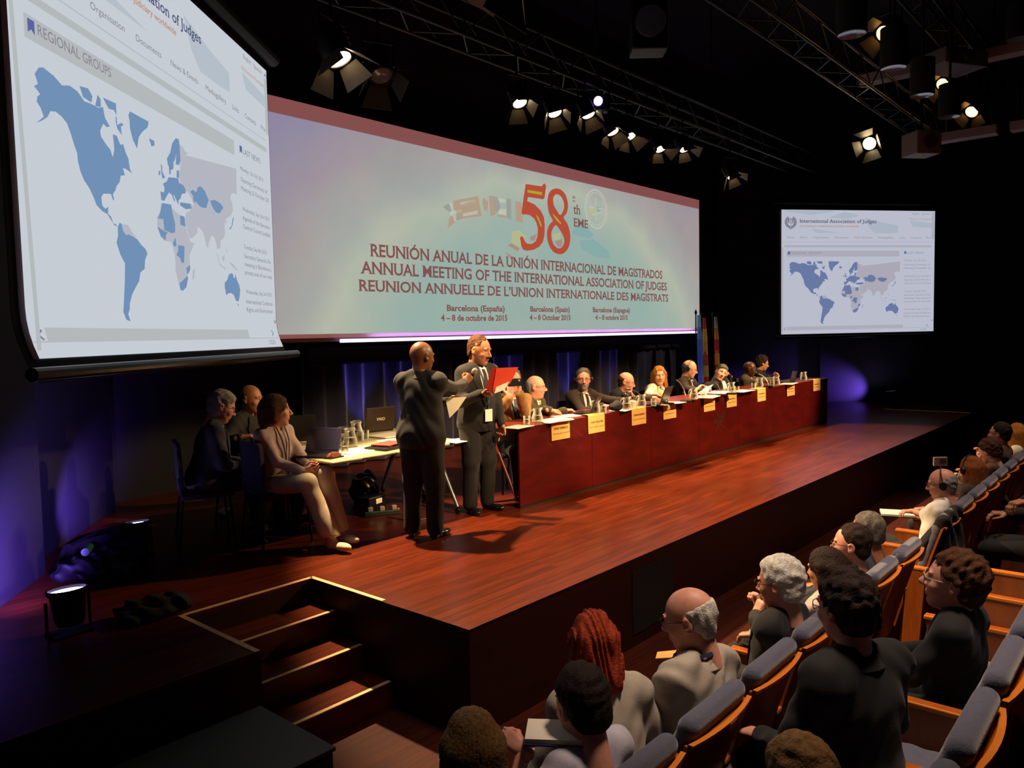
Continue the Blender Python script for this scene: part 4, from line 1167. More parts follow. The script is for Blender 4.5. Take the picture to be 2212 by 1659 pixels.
        b.tube([(-0.0115, 0.113, 0.012), (0, 0.117, 0.015), (0.0115, 0.113, 0.012)], 0.0016, 6)
        headpts(b); b.build('spectacles', gm, root, smooth=True)
    if headset:
        b = MB()
        rr_ = 0.098 + (0.012 if hair in ('bob', 'wavy') else 0.004)
        b.tube([(rr_ * math.cos(a), -0.012, 0.028 + (rr_ + 0.016) * math.sin(a)) for a in [PI * k / 20 for k in range(21)]], 0.0045, 8)
        for sx in (-1, 1):
            b.lathe([(0, -0.012), (0.026, -0.010), (0.030, 0.0), (0.026, 0.012), (0, 0.014)], (sx * rr_, -0.012, 0.0), 16, axis=Quaternion((0, 1, 0), R(90) * sx), sx=1.2)
        headpts(b); b.build('headset', mat('headset_black', '#0c0c0e', 0.4, noise=0.1), root, smooth=True)
    root['hc'] = [float(x) for x in hc]
    INFO[root.name] = dict(hc=hc, HR=HR, arm=arm, nb=nb, rt=rt, fw=fw, up=up, M=np.array(Matrix.Translation(loc) @ Matrix.Rotation(R(yaw), 4, 'Z')))
    return root
INFO = {}
def wpt(root, p):
    M = INFO[root.name]['M']; return Vector(M[:3, :3] @ np.array(p, float) + M[:3, 3])
def wdir(root, p):
    M = INFO[root.name]['M']; return Vector(M[:3, :3] @ np.array(p, float))
# ---------------------------------------------------------------- furniture and small things
def px_z(px, py, z):
    d = _rr * ((px - 1106) / FPX) - _uu * ((py - 829.5) / FPX) + _f
    return CAM_POS + d * ((z - CAM_POS.z) / d.z)
def px_d(px, py, dep):
    return CAM_POS + (_rr * ((px - 1106) / FPX) - _uu * ((py - 829.5) / FPX) + _f) * dep
DT = ST + 0.833                              # desk top
DX0, DX1, DY0, DY1 = 2.655, 11.58, 1.85, 2.36
M_MAH = wood('mahogany_panel', '#3c0908', '#560d0b', rough=0.32, plank=None, axis='XZ', bands=1.2, coat=0.15)
M_MAHT = wood('mahogany_top', '#5a1c12', '#74281a', rough=0.3, plank=None, bands=1.5, coat=0.2)
M_PAPER = mat('paper', '#e4dcc8', 0.7, noise=0.03); M_CARD = mat('name_card', '#d2a45c', 0.65, noise=0.05, scale=10)
M_INK = mat('ink', '#4a3020', 0.7, noise=0.05); M_PLAST = mat('black_plastic', '#111114', 0.35, noise=0.12)
def thin_glass(name, tint, glossy):
    m = bpy.data.materials.new(name); m.use_nodes = True
    nt = m.node_tree; nt.nodes.clear(); N = nt.nodes.new; L = nt.links.new
    tr = N('ShaderNodeBsdfTransparent'); tr.inputs[0].default_value = (*lin(tint), 1)
    gl = N('ShaderNodeBsdfPrincipled'); gl.inputs['Base Color'].default_value = (0.75, 0.75, 0.72, 1); gl.inputs['Roughness'].default_value = 0.08
    lw = N('ShaderNodeLayerWeight'); lw.inputs[0].default_value = glossy
    mx = N('ShaderNodeMixShader'); o = N('ShaderNodeOutputMaterial')
    L(lw.outputs['Facing'], mx.inputs[0]); L(tr.outputs[0], mx.inputs[1]); L(gl.outputs[0], mx.inputs[2]); L(mx.outputs[0], o.inputs[0])
    return m
M_GLS = thin_glass('clear_glass', '#f0f0ea', 0.42)
M_WATER = thin_glass('water', '#e6ebe6', 0.22)
M_TAB = mat('pale_table_top', '#a89c78', 0.45, noise=0.05, scale=5); M_GREYM = mat('grey_leg_metal', '#6c6a70', 0.35, 0.6, noise=0.08)
M_NAVY = mat('navy_upholstery', '#201e3a', 0.8, noise=0.15, scale=30, bump=0.2)
M_SCRN = mat('dark_display', '#3a3a54', 0.15, noise=0.08, scale=3)

desk = thing('panel_desk', 'very long mahogany panel desk across the stage with pale name cards over its edge', 'desk', (DX0, DY0, ST))
def loc(x, y, z): return Vector((x - DX0, y - DY0, z - ST))
seams = [2.655, 3.93, 5.225, 6.5, 7.75, 9.045, 10.36, 11.58]
for i, (a, c) in enumerate(zip(seams[:-1], seams[1:])):
    b = MB(); b.box(loc((a + c) / 2, DY0 + 0.012, ST + 0.425), (c - a - 0.007, 0.024, 0.806), bev=0.002)
    b.build('front_panel', M_MAH, desk)
b = MB(); b.box(loc((DX0 + DX1) / 2, (DY0 + DY1) / 2 + 0.012, DT - 0.016), (DX1 - DX0, DY1 - DY0 - 0.024, 0.032), bev=0.004); b.build('top', M_MAHT, desk)
b = MB(); b.box(loc((DX0 + DX1) / 2, DY0 + 0.02, ST + 0.012), (DX1 - DX0 - 0.02, 0.03, 0.024)); b.build('plinth', M_BLACK, desk)
for x in seams:
    b = MB(); xx = min(max(x, DX0 + 0.03), DX1 - 0.03)
    b.box(loc(xx, DY1 - 0.06, ST + 0.40), (0.05, 0.06, 0.80), bev=0.004); b.build('leg', M_BLACK, desk)
    b = MB(); b.tube([loc(xx, DY0 + 0.06, ST + 0.06), loc(xx, DY1 - 0.08, DT - 0.05)], 0.016, 8); b.build('brace', mat('red_brown_brace', '#6a2412', 0.4, noise=0.1), desk)
# dark brush-stroke star on the middle panel
GS = (7.373, 1500, 800, DY0 - 0.003)
bm = bmesh.new()
ribbon_fill(bm, [Vector(p) - Vector((DX0, DY0, ST)) for p in trace('490,625 482,720 445,768 380,760 358,700 385,692 420,726', *GS)], [])
flat('star_logo', bm, mat('star_dark', '#2a1a10', 0.5, noise=0.1), desk)
bm = bmesh.new()
ribbon_fill(bm, [Vector(p) - Vector((DX0, DY0, ST)) for p in trace('290,815 345,782 470,775 445,850 522,975 405,880 335,1012 308,990 352,880', *GS)], [])
flat('star_logo', bm, mat('star_brown', '#3e130d', 0.45, noise=0.15), desk)

CARDS = [(1189.5, 1229, 'RAFAEL DE MENEZES', 'Vice-President of the IAJ', 'nearest the near end of the desk'), (1269, 1304.5, 'TONY PAGONE', 'Vice-President of the IAJ', 'below the small black tablet on the desk'),
         (1363, 1394, 'GERHARD REISSNER', 'Honorary President', 'below the jugs of the man with hand on chin'), (1431.5, 1459, None, None, 'below the woman in the cream jacket'),
         (1519, 1543, None, None, 'below the man with headphones reading'), (1568.5, 1590, None, None, 'just above the star on the desk front'),
         (1635, 1653, None, None, 'below the man in olive suit and striped tie'), (1699, 1715.5, None, None, 'second from the far end of the desk, below the upright tablet'), (1756, 1771, None, None, 'last one at the far end of the desk')]
def z_of(px, y, z): return px_plane(px, 900, y)
for i, (u0, u1, t1, t2, where) in enumerate(CARDS):
    def xat(u):
        lo, hi = 2.0, 13.0
        for _ in range(50):
            md = (lo + hi) / 2
            v = Vector((md, DY0, DT)) - CAM_POS
            if 1106 + FPX * v.dot(_rr) / v.dot(_f) < u: lo = md
            else: hi = md
        return md
    x0, x1 = xat(u0), xat(u1)
    hgt = 0.20
    t = thing('name_card', 'pale folded name card ' + where, 'name card', ((x0 + x1) / 2, DY0 - 0.004, DT), 0, 'name cards draped over the desk edge')
    w_ = (x1 - x0) / 2
    sag = [0, .010, .004, .002, 0, .004, 0, .002, .006][i]
    P = []
    for (y, z) in ((0.13, 0.003), (0.05, 0.003 + sag), (0.004, 0.004 + sag), (-0.003, -0.002), (-0.004, -0.10), (-0.006, -hgt)):
        P.append([Vector((x, y, z)) for x in (-w_, 0, w_)])
    b = MB(); b.grid(P, 0.0015); b.build('card', M_CARD, t)
    bm = bmesh.new()
    pl = lambda u, v: Vector((u, -0.0075, v))
    if t1:
        add_text(bm, t1, pl, -w_ * 0.72, w_ * 0.78, -0.088, -0.066, 0.01)
        add_text(bm, t2, pl, -w_ * 0.85, w_ * 0.9, -0.138, -0.124, 0.0)
    else:                                    # too small in the photo to read: two lines of tiny print
        for v, hh, ww in ((-0.088, 0.013, 0.70), (-0.135, 0.007, 0.8)):
            u = -w_ * ww
            while u < w_ * ww - 0.01:
                l = random.uniform(0.010, 0.028)
                bm.faces.new([bm.verts.new(pl(*q)) for q in ((u, v), (min(u + l, w_ * ww), v), (min(u + l, w_ * ww), v + hh), (u, v + hh))]); u += l + 0.006
    flat('print_lettering', bm, M_INK, t)

# glassware
def jug(p, label, group, sc=1.0, rz=0.0):
    t = thing('water_jug', label, 'jug', p, rz, group)
    b = MB(); b.lathe([(0, 0.002), (0.045 * sc, 0.002), (0.056 * sc, 0.012), (0.060 * sc, 0.05 * sc), (0.046 * sc, 0.10 * sc), (0.040 * sc, 0.125 * sc), (0.047 * sc, 0.15 * sc), (0.0455 * sc, 0.15 * sc), (0.038 * sc, 0.126 * sc), (0.0435 * sc, 0.10 * sc), (0.057 * sc, 0.05 * sc), (0.052 * sc, 0.015), (0, 0.012)], seg=20)
    for v in b.bm.verts:
        if v.co.z > 0.14 * sc and v.co.x > 0.03 * sc: v.co.x += 0.014 * sc; v.co.z += 0.006 * sc
    b.build('glass_body', M_GLS, t, smooth=True)
    b = MB(); b.lathe([(0, 0.013), (0.0515 * sc, 0.016), (0.0562 * sc, 0.05 * sc), (0.050 * sc, 0.078 * sc), (0, 0.078 * sc)], seg=16); b.build('water', M_WATER, t, smooth=True)
    b = MB(); b.tube([(-0.044 * sc, 0, 0.135 * sc), (-0.075 * sc, 0, 0.135 * sc), (-0.092 * sc, 0, 0.105 * sc), (-0.085 * sc, 0, 0.06 * sc), (-0.058 * sc, 0, 0.045 * sc)], 0.006 * sc, 8); b.build('handle', M_GLS, t, smooth=True)
    return t
def tumbler(p, label, group, filled=False):
    t = thing('drinking_glass', label, 'glass', p, 0, group)
    b = MB(); b.lathe([(0, 0.001), (0.032, 0.001), (0.036, 0.09), (0.0342, 0.09), (0.0305, 0.012), (0, 0.010)], seg=18); b.build('glass_body', M_GLS, t, smooth=True)
    if filled:
        b = MB(); b.lathe([(0, 0.013), (0.0302, 0.014), (0.0325, 0.055), (0, 0.055)], seg=14); b.build('water', M_WATER, t, smooth=True)
    return t
def put(px, py, z): p = px_z(px, py, z); return Vector((p.x, p.y, z))
G1 = 'water jugs on the panel desk'; G2 = 'drinking glasses on the panel desk'
for (u, v, l) in ((1161, 913, 'glass water jug at the near end of the desk before the bald man'), (1287, 893, 'glass water jug beside the black tablet on the desk'), (1354, 885, 'glass water jug before the man with hand on chin'),
                  (1386, 879, 'glass water jug behind the third name card, next to a drinking glass'), (1499, 863, 'glass water jug before the man with headphones'), (1580, 848, 'glass water jug above the star on the desk front'),
                  (1641, 837, 'glass water jug before the man in olive suit'), (1677, 832, 'glass water jug between the thick microphone and upright tablet'), (1736, 822, 'glass water jug alone near the far end of the desk')):
    jug(put(u, v, DT), l, G1, 1.0, R(-20))
for (u, v, l) in ((1138, 917, 'drinking glass with water at the near end of the desk'), (1304, 893, 'drinking glass just behind the second name card'), (1412, 877, 'drinking glass before the cream jacket woman'), (1628, 839, 'drinking glass before the man in olive suit'), (1519, 860, 'drinking glass beside the jug of the man with headphones'), (1668, 833, 'drinking glass beside the thick black microphone'), (1592, 847, 'drinking glass beside the jug above the star')):
    tumbler(put(u, v, DT), l, G2, True)
cp = MB(); cp.lathe([(0, 0.0), (0.03, 0.0), (0.042, 0.085), (0.040, 0.085), (0.028, 0.006), (0, 0.006)], seg=18)
o = cp.build('paper_cup', M_PAPER, None, smooth=True); o.location = put(1368, 882, DT); tag(o, 'white paper cup beside a jug before the man with hand on chin', 'cup')

def sheet(name, p, w_, d_, rz, label, cat, m=M_PAPER, n=1, group=None):
    b = MB()
    for k in range(n):
        b.box((random.uniform(-.01, .01), random.uniform(-.01, .01), 0.0015 + 0.003 * k), (w_, d_, 0.003), Matrix.Rotation(random.uniform(-.12, .12) * (n > 1), 3, 'Z'))
    o = b.build(name, m); o.location = p; o.rotation_euler = (0, 0, rz)
    return tag(o, label, cat, group)
GP = 'papers lying on the panel desk'
for (u, v, w_, d_, r_, n_, l) in ((1118, 922, .30, .21, .1, 1, 'white sheet at the near end corner of the desk'), (1195, 909, .42, .24, .1, 4, 'papers spread under the hand of the bald man with yellow tie'), (1222, 899, .30, .21, -.3, 2, 'papers behind the first name card beside the tablet'),
                                  (1340, 886, .26, .21, .2, 1, 'white sheet before the man with hand on chin'), (1430, 874, .28, .20, .2, 3, 'papers under the hands of the cream jacket woman'), (1460, 870, .24, .2, 0, 1, 'white sheet beside the microphone of the cream jacket woman'),
                                  (1528, 858, .40, .24, .2, 4, 'papers before the man with headphones'), (1556, 849, .45, .30, .1, 5, 'thick bright papers before the man holding his forehead'), (1600, 845, .5, .28, .1, 2, 'tan papers between the jug and the olive suit'), (1705, 829, .5, .22, .1, 2, 'pale paper below the upright tablet')):
    sheet('paper_sheet', put(u, v, DT), w_, d_, r_, l, 'paper', M_PAPER, n_, GP)

def goose(base, tip, label, thick=False, bend=0.5):
    base = Vector(base); tip = Vector(tip)
    t = thing('gooseneck_microphone', label, 'microphone', base, 0, 'gooseneck microphones on the panel desk')
    b = MB(); b.box((0, 0, 0.013), (0.11, 0.14, 0.026), Matrix.Rotation(0.3, 3, 'Z'), bev=0.008); b.build('base', M_PLAST, t)
    d = tip - base; pts = []
    for k in range(11):
        s = k / 10; pts.append(Vector((d.x * s ** 1.8, d.y * s ** 1.8, 0.02 + (d.z - 0.02) * (1 - (1 - s) ** (1 + bend)))))
    b = MB(); b.tube(pts, 0.008 if thick else 0.005, 8); b.build('stem', mat('stem_metal', '#5a5048', 0.35, 0.5, noise=0.1) if not thick else mat('stem_pale', '#a08a70', 0.35, 0.4, noise=0.1), t, smooth=True)
    e = (pts[-1] - pts[-2]).normalized(); r_ = 0.024 if thick else 0.012
    b = MB(); b.tube([pts[-1] - e * 0.01, pts[-1], pts[-1] + e * 0.03, pts[-1] + e * 0.055, pts[-1] + e * 0.06], [r_ * .6, r_, r_, r_ * .8, r_ * .3], 12); b.build('capsule', M_PLAST, t, smooth=True)
for (bu, bv, tu, tv, ty, l, th) in ((1289, 884, 1253, 850, 2.12, 'thin gooseneck microphone rising to the bearded man', False), (1393, 876, 1361, 842, 2.15, 'thin gooseneck microphone before the man with hand on chin', False), (1443, 874, 1427, 838, 2.12, 'gooseneck microphone curving to the cream jacket woman', False),
                                    (1482, 868, 1463, 822, 2.15, 'gooseneck microphone between the cream jacket woman and the man with headphones', False), (1557, 855, 1545, 826, 2.12, 'gooseneck microphone above the fifth name card', False), (1580, 852, 1567, 814, 2.15, 'gooseneck microphone below the man holding his forehead', False), (1660, 836, 1638, 808, 2.15, 'thick black gooseneck microphone at the mouth of the man in olive suit', True)):
    goose(put(bu, bv, DT), px_plane(tu, tv, ty), l, th)

# folding tablets and laptops
def laptop(p, rz, label, w_=0.34, d_=0.24, ang=105, lidm=None, logo=None, scrm=None, name='laptop', cat='laptop', basem=None):
    """screen faces local -Y; hinge at local y = d/2"""
    t = thing(name, label, cat, p, rz)
    b = MB(); b.box((0, 0, 0.010), (w_, d_, 0.020), bev=0.004); b.box((0, 0.03, 0.0203), (w_ * 0.86, d_ * 0.46, 0.001)); b.build('base', basem or M_PLAST, t)
    a = R(ang - 90); M = Matrix.Translation((0, d_ / 2, 0.02)) @ Matrix.Rotation(-a, 4, 'X')
    b = MB(); b.box((0, 0.005, d_ / 2), (w_, 0.010, d_), bev=0.003)
    for v in b.bm.verts: v.co = M @ v.co
    lid = b.build('lid', lidm or M_PLAST, t)
    b = MB(); b.box((0, -0.0008, d_ / 2 + 0.004), (w_ * 0.92, 0.001, d_ * 0.84))
    for v in b.bm.verts: v.co = M @ v.co
    b.build('display', scrm or M_SCRN, lid)
    if logo:
        bm = bmesh.new(); add_text(bm, logo, lambda u, v: M @ Vector((-u, 0.0115, v)), -w_ * 0.14, w_ * 0.16, d_ * 0.44, d_ * 0.56, 0.03)
        flat('lid_lettering', bm, mat('lid_silver', '#c8b898', 0.3, 0.3, noise=0.05), lid)
    return t
M_LIDB = mat('brown_black_lid', '#2a211a', 0.35, noise=0.1)
laptop(put(1262, 893, DT), R(180 + 20), 'small black tablet on a stand before the bearded man', 0.27, 0.2, 115, M_PLAST, name='tablet_computer', cat='tablet')
laptop(put(1414, 874, DT), R(180 + 12), 'black laptop open before the cream jacket woman', 0.32, 0.23, 110, M_LIDB)
laptop(put(1699, 827, DT), R(180 + 40), 'upright dark tablet held at the far end of the desk', 0.24, 0.19, 105, M_PLAST, name='tablet_computer', cat='tablet')
# soft black case on the desk
V_, F_ = (lambda F: F.surf())((lambda F: F.ell((0, 0, 0.06), (0.12, 0.07, 0.05)).ell((0.03, 0.0, 0.09), (0.05, 0.04, 0.04), k=0.05).plane((0, 0, 0.002), (0, 0, 1)).warp(lambda X, Y, Z: np.sin(40 * X + 20 * Z) * np.sin(35 * Y), 0.006))(Field((-.25, -.2, -.05), (.25, .2, .25), 0.012)))
o = mesh_from('soft_case', [(relax(V_, F_, 2), F_, 0)], [cloth('black', '#000')]); o.location = put(1331, 889, DT); tag(o, 'soft black case lying on the desk between bearded man and man with hand on chin', 'bag')

# ---- the side table with its things
TT = ST + 0.73
def table(x0, x1, y0, y1, label):
    t = thing('folding_table', label, 'table', ((x0 + x1) / 2, (y0 + y1) / 2, ST), 0, 'pale folding tables pushed together')
    w_, d_ = x1 - x0, y1 - y0
    b = MB(); b.box((0, 0, 0.7175), (w_, d_, 0.025), bev=0.010); b.build('top', M_TAB, t)
    for sx in (-1, 1):
        x = sx * (w_ / 2 - 0.12)
        b = MB(); b.box((x, 0, 0.685), (0.07, 0.34, 0.04), bev=0.008); b.build('leg_bracket', M_GREYM, t)
        for sy in (-1, 1):
            b = MB(); b.tube([(x, sy * 0.05, 0.68), (x, sy * 0.16, 0.42), (x, sy * (d_ / 2 - 0.04), 0.07)], [0.034, 0.026, 0.018], 10); lg = b.build('leg', M_GREYM, t, smooth=True)
            b = MB(); b.lathe([(0, -0.016), (0.030, -0.014), (0.032, 0), (0.030, 0.014), (0, 0.016)], (x, sy * (d_ / 2 - 0.04), 0.033), 14, axis=Quaternion((0, 1, 0), R(90))); b.build('caster', M_PLAST, lg, smooth=True)
    return t
table(0.62, 2.24, 2.17, 2.955, 'pale folding side table nearest the stage front, with open laptop and sunglasses case')
table(0.86, 2.52, 2.965, 3.74, 'pale folding side table further back, with jugs and dark laptop')
def tput(u, v, h=0.0): return put(u, v, TT + h)
laptop(tput(682, 986), R(-62), 'open black laptop at the table corner facing the seated woman', 0.33, 0.23, 112, mat('slate_lid', '#3e3c58', 0.3, noise=0.06), None, None)
laptop(tput(806, 931), R(180 - 8), 'dark laptop with letters on its lid at the back of the side table', 0.36, 0.26, 100, M_LIDB, 'VAIO')
laptop(tput(640, 952), R(150), 'dark laptop with raised lid behind the seated woman', 0.36, 0.26, 100, M_PLAST)
for (u, v, l, s) in ((757, 965, 'glass jug in the middle of the side table, fuller and nearer', 1.15), (770, 950, 'taller glass jug among the glasses on the side table', 1.25), (740, 960, 'glass jug partly hidden by the open laptop', 1.1)):
    jug(tput(u, v), l, 'jugs on the side table', s, R(40))
for (u, v, l) in ((779, 952, 'drinking glass behind the jugs on the side table'), (790, 948, 'drinking glass nearest the lettered laptop'), (735, 974, 'drinking glass beside the raised laptop lid'), (745, 977, 'drinking glass in front of the side table jugs'), (728, 957, 'drinking glass at the left of the side table jugs'), (699, 957, 'yellowish drinking glass behind the raised laptop lid')):
    tumbler(tput(u, v), l, 'glasses on the side table', True)
GT = 'papers on the side table'
for (u, v, w_, d_, r_, n_, l) in ((648, 972, .42, .30, .2, 2, 'white papers beside the laptop of the seated woman'), (775, 974, .45, .28, .1, 2, 'bright papers lying before the jugs on the side table'), (760, 981, .30, .2, .2, 1, 'single white sheet at the front edge of the side table'), (703, 943, .42, .28, -.2, 5, 'bundle of papers at the back of the side table'), (848, 941, .45, .3, .1, 5, 'stack of papers behind the standing man with the microphone'), (858, 951, .34, .24, 0, 2, 'white sheet under the stack near the standing man'), (672, 952, .3, .22, .4, 2, 'papers by the raised dark laptop'), (985, 953, .25, .22, 0, 2, 'white papers seen between the two standing men')):
    sheet('paper_sheet', tput(u, v), w_, d_, r_, l, 'paper', M_PAPER, n_, GT)
# standing folded sheet by the laptop
b = MB(); b.grid([[Vector((-.10, 0, 0.0)), Vector((.10, 0, 0.0))], [Vector((-.09, .05, .06)), Vector((.11, .06, .07))], [Vector((-.08, .14, .075)), Vector((.12, .15, .10))]], 0.002)
o = b.build('paper_sheet', M_PAPER); o.location = tput(628, 967); tag(o, 'curled sheet of paper standing up beside the woman on the side table', 'paper', GT)
t = thing('document_folder', 'black folder with red papers at the front edge of the side table', 'folder', tput(838, 968), R(8))
b = MB(); b.box((0, 0, 0.012), (0.36, 0.27, 0.024), bev=0.005); b.build('cover', M_PLAST, t)
b = MB(); b.box((0.05, 0.03, 0.034), (0.30, 0.21, 0.018), Matrix.Rotation(0.15, 3, 'Z'), bev=0.004); b.build('red_papers', mat('red_folder_paper', '#b84030', 0.55, noise=0.06), t)
t = thing('spectacle_case', 'shiny reddish spectacle case at the table corner by the laptop', 'case', tput(721, 989), R(10))
b = MB(); b.lathe([(0, 0.0), (0.075, 0.0), (0.085, 0.02), (0.06, 0.045), (0, 0.055)], seg=20, sy=0.5); b.build('shell', mat('case_copper', '#8a5038', 0.2, 0.5, noise=0.1), t, smooth=True)
b = MB(); b.box((0, 0, 0.006), (0.17, 0.09, 0.012), bev=0.004); b.build('base', M_PLAST, t)
b = MB(); b.tube([tput(694, 989, .006), tput(718, 987, .006)], 0.004, 8); tag(b.build('pencil', mat('pencil_yellow', '#b08830', 0.5, noise=0.05)), 'yellow pencil beside the spectacle case on the table', 'pencil')
# under the table
def lump(name, p, r, m, label, cat, amp=0.02, h=0.014, seed=0.0):
    F = Field((-r[0] * 1.4, -r[1] * 1.4, -0.03), (r[0] * 1.4, r[1] * 1.4, r[2] * 2.4), h)
    F.ell((0, 0, r[2] * 0.8), r).ell((r[0] * .4, 0, r[2] * 1.2), (r[0] * .5, r[1] * .6, r[2] * .7), k=0.06).ell((-r[0] * .4, r[1] * .2, r[2] * .9), (r[0] * .6, r[1] * .6, r[2] * .6), k=0.05)
    F.warp(lambda X, Y, Z: np.sin(25 * X + 18 * Z + seed + 5 * np.sin(11 * Y)) * np.sin(22 * Y + 13 * X) + 0.5 * np.sin(50 * X + 40 * Z), amp); F.plane((0, 0, 0.002), (0, 0, 1))
    V, Fc = F.surf(); o = mesh_from(name, [(relax(V, Fc, 1), Fc, 0)], [m]); o.location = p
    return tag(o, label, cat)
lump('plastic_bag', px_z(788, 1085, ST), (0.15, 0.13, 0.17), mat('bag_black', '#16130f', 0.25, noise=0.1), 'shiny black plastic bag under the side table', 'bag', 0.018, seed=2)
t = thing('equipment_box', 'black box with a small white label under the side table', 'box', px_z(800, 1108, ST), 0.2)
b = MB(); b.box((0, 0, 0.09), (0.26, 0.2, 0.18), bev=0.01); b.build('case', M_PLAST, t)
b = MB(); b.box((0.02, -0.1015, 0.13), (0.09, 0.003, 0.05)); b.build('label', M_PAPER, t)
t = thing('power_strip', 'dark power strip with plugs on the boards under the side table', 'power strip', px_z(826, 1113, ST), -0.5)
b = MB(); b.box((0, 0, 0.025), (0.36, 0.06, 0.05), bev=0.008); b.build('housing', mat('strip_green', '#1c2a26', 0.5, noise=0.1), t)
for x in (-0.12, 0.0, 0.12):
    b = MB(); b.box((x, 0, 0.07), (0.05, 0.045, 0.045), bev=0.008); b.build('plug', mat('plug_grey', '#8c867c', 0.5, noise=0.05), t)
b = MB(); b.box((0.165, 0, 0.053), (0.015, 0.02, 0.008)); b.build('switch_light', emit('red_switch', (1, 0.05, 0.02), 1.5), t)
b = MB(); b.tube([px_z(u, v, ST + 0.006) for u, v in ((838, 1116), (850, 1118), (870, 1121), (900, 1124), (930, 1118))], 0.006, 8); tag(b.build('power_cable', M_GREYM, smooth=True), 'thin grey cable running from the power strip across the boards', 'cable')
lump('crumpled_paper', px_z(485, 1114, ST), (0.06, 0.05, 0.035), M_PAPER, 'crumpled white paper on the dark boards under the chairs', 'paper', 0.008, 0.008)
lump('dark_cloth', px_z(335, 1330, ST), (0.22, 0.15, 0.06), mat('cloth_heap', '#0e100f', 0.9, noise=0.2), 'heap of black cloth on the boards beside the stair well', 'cloth', 0.02, 0.012, 1)

# stage chairs
def chair(p, rz, label):
    """back towards local -Y"""
    t = thing('stacking_chair', label, 'chair', p, rz, 'navy stacking chairs on the stage')
    P = [[Vector((x, -0.20 - 0.05 * (z - 0.5) - 0.02 * math.cos(x / 0.22 * 1.4), z)) for x in np.linspace(-.215 + (0.02 if z in (0.48, 0.90) else 0), .215 - (0.02 if z in (0.48, 0.90) else 0), 9)] for z in (0.48, 0.52, 0.7, 0.86, 0.90)]
    b = MB(); b.grid(P, 0.035); b.build('backrest', M_NAVY, t, smooth=True, angle=60)
    b = MB(); b.box((0, 0.02, 0.43), (0.44, 0.44, 0.05), bev=0.02); b.build('seat', M_NAVY, t, smooth=True)
    for sx in (-1, 1):
        b = MB(); b.tube([(sx * 0.20, 0.19, 0.41), (sx * 0.215, 0.22, 0.0)], 0.012, 8); b.build('leg', M_BMET, t, smooth=True)
        b = MB(); b.tube([(sx * 0.20, -0.215, 0.60), (sx * 0.20, -0.19, 0.42), (sx * 0.215, -0.23, 0.0)], 0.012, 8); b.build('leg', M_BMET, t, smooth=True)
    return t

# ---- floor lights, the box beside the stage, cables
def par_can(p, tilt_dir, label, lamp):
    t = thing('uplight_can', label, 'stage light', p, math.atan2(tilt_dir[1], tilt_dir[0]), 'violet uplights on the stage floor')
    q = Quaternion((0, 1, 0), R(6))
    b = MB(); b.lathe([(0, -0.20), (0.07, -0.20), (0.085, -0.17), (0.10, -0.02), (0.118, 0.0), (0.118, 0.02), (0.104, 0.02), (0.10, 0.0), (0, -0.004)], (0, 0, 0.26), 24, axis=q); b.build('housing', M_BMET, t, smooth=True)
    b = MB(); b.lathe([(0.0, 0.006), (0.06, 0.005), (0.099, 0.002)], (0, 0, 0.26), 24, axis=q); b.build('lens', emit('violet_lens', (0.62, 0.5, 1.0), 30.0), t, smooth=True)
    b = MB()
    for s in (-1, 1): b.tube([(0, s * 0.125, 0.22), (0, s * 0.125, 0.02), (0.0, s * 0.06, 0.012)], 0.010, 8)
    b.box((0, 0, 0.008), (0.16, 0.22, 0.016)); b.build('yoke', M_BMET, t)
LENS = []
for i, (u, v) in enumerate(((145, 1278), (293, 1132))):
    p = px_z(u, v, ST + 0.26); p.z = ST
    LENS.append(p)
for p in list(LENS): LENS.append(mir(p))
for i, p in enumerate(LENS):
    aim = [wl(1.95, 0, ST + 0.36), wl(0.0, -0.2, ST + 0.34)][i % 2]
    if i > 1: aim = mir(aim)
    wdn = (aim - p); wdn.z = 0; wdn.normalize()
    par_can(p, wdn, ['violet uplight glowing on the floor nearest the stair well', 'violet uplight glowing on the floor behind the dark equipment heap', 'violet uplight at the far end of the stage, nearer the audience', 'violet uplight at the far end of the stage, nearer the flags'][i], None)
    light('uplight_lamp', 'SPOT', (p.x + wdn.x * 0.17, p.y + wdn.y * 0.17, ST + 0.24), aim, [620, 420, 220, 220][i], VIOLET, 0.05, [82, 58, 70, 52][i], 0.9)
# blue washes on the curtain
for x, e in ((3.45, 80), (4.2, 50), (6.6, 60), (8.25, 75), (9.7, 40)):
    light('curtain_wash', 'SPOT', (x, 5.15, ST + 0.05), (x + 0.05, 5.5, ST + 1.3), e, (0.2, 0.16, 1.0), 0.04, 34, 0.6)
t = thing('black_podium_block', 'low black block standing in front of the side stage by the steps', 'block', (-2.1, 0.19, 0), 0)
b = MB(); b.box((0, 0, 0.235), (2.0, 0.66, 0.47), bev=0.008); b.build('body', M_BLACK, t)
b = MB(); b.box((0, 0, 0.48), (2.02, 0.68, 0.02), bev=0.004); b.build('top', mat('block_top', '#1a1c1a', 0.55, noise=0.2, scale=6), t)
lump('cable_heap', px_z(225, 1245, ST), (0.30, 0.24, 0.10), mat('cable_black', '#0c0c10', 0.6, noise=0.2), 'dark heap of coiled cables between the two violet floor lights', 'cables', 0.03, 0.014, 4)
t = thing('equipment_case', 'dark sloping equipment case behind the cable heap by the wall', 'case', px_z(226, 1222, ST), R(-40))
b = MB(); b.poly([(-.3, -.25, 0.0), (.3, -.25, 0.0), (.3, -.05, .22), (.1, .02, .27), (-.3, .02, .18)], 0.3, (0, 1, 0)); b.build('body', M_BLACK, t)
b = MB(); b.tube([(-.2, -.1, .21), (0, -.09, .30), (.15, -.1, .26)], 0.012, 8); b.build('handle', M_BMET, t)
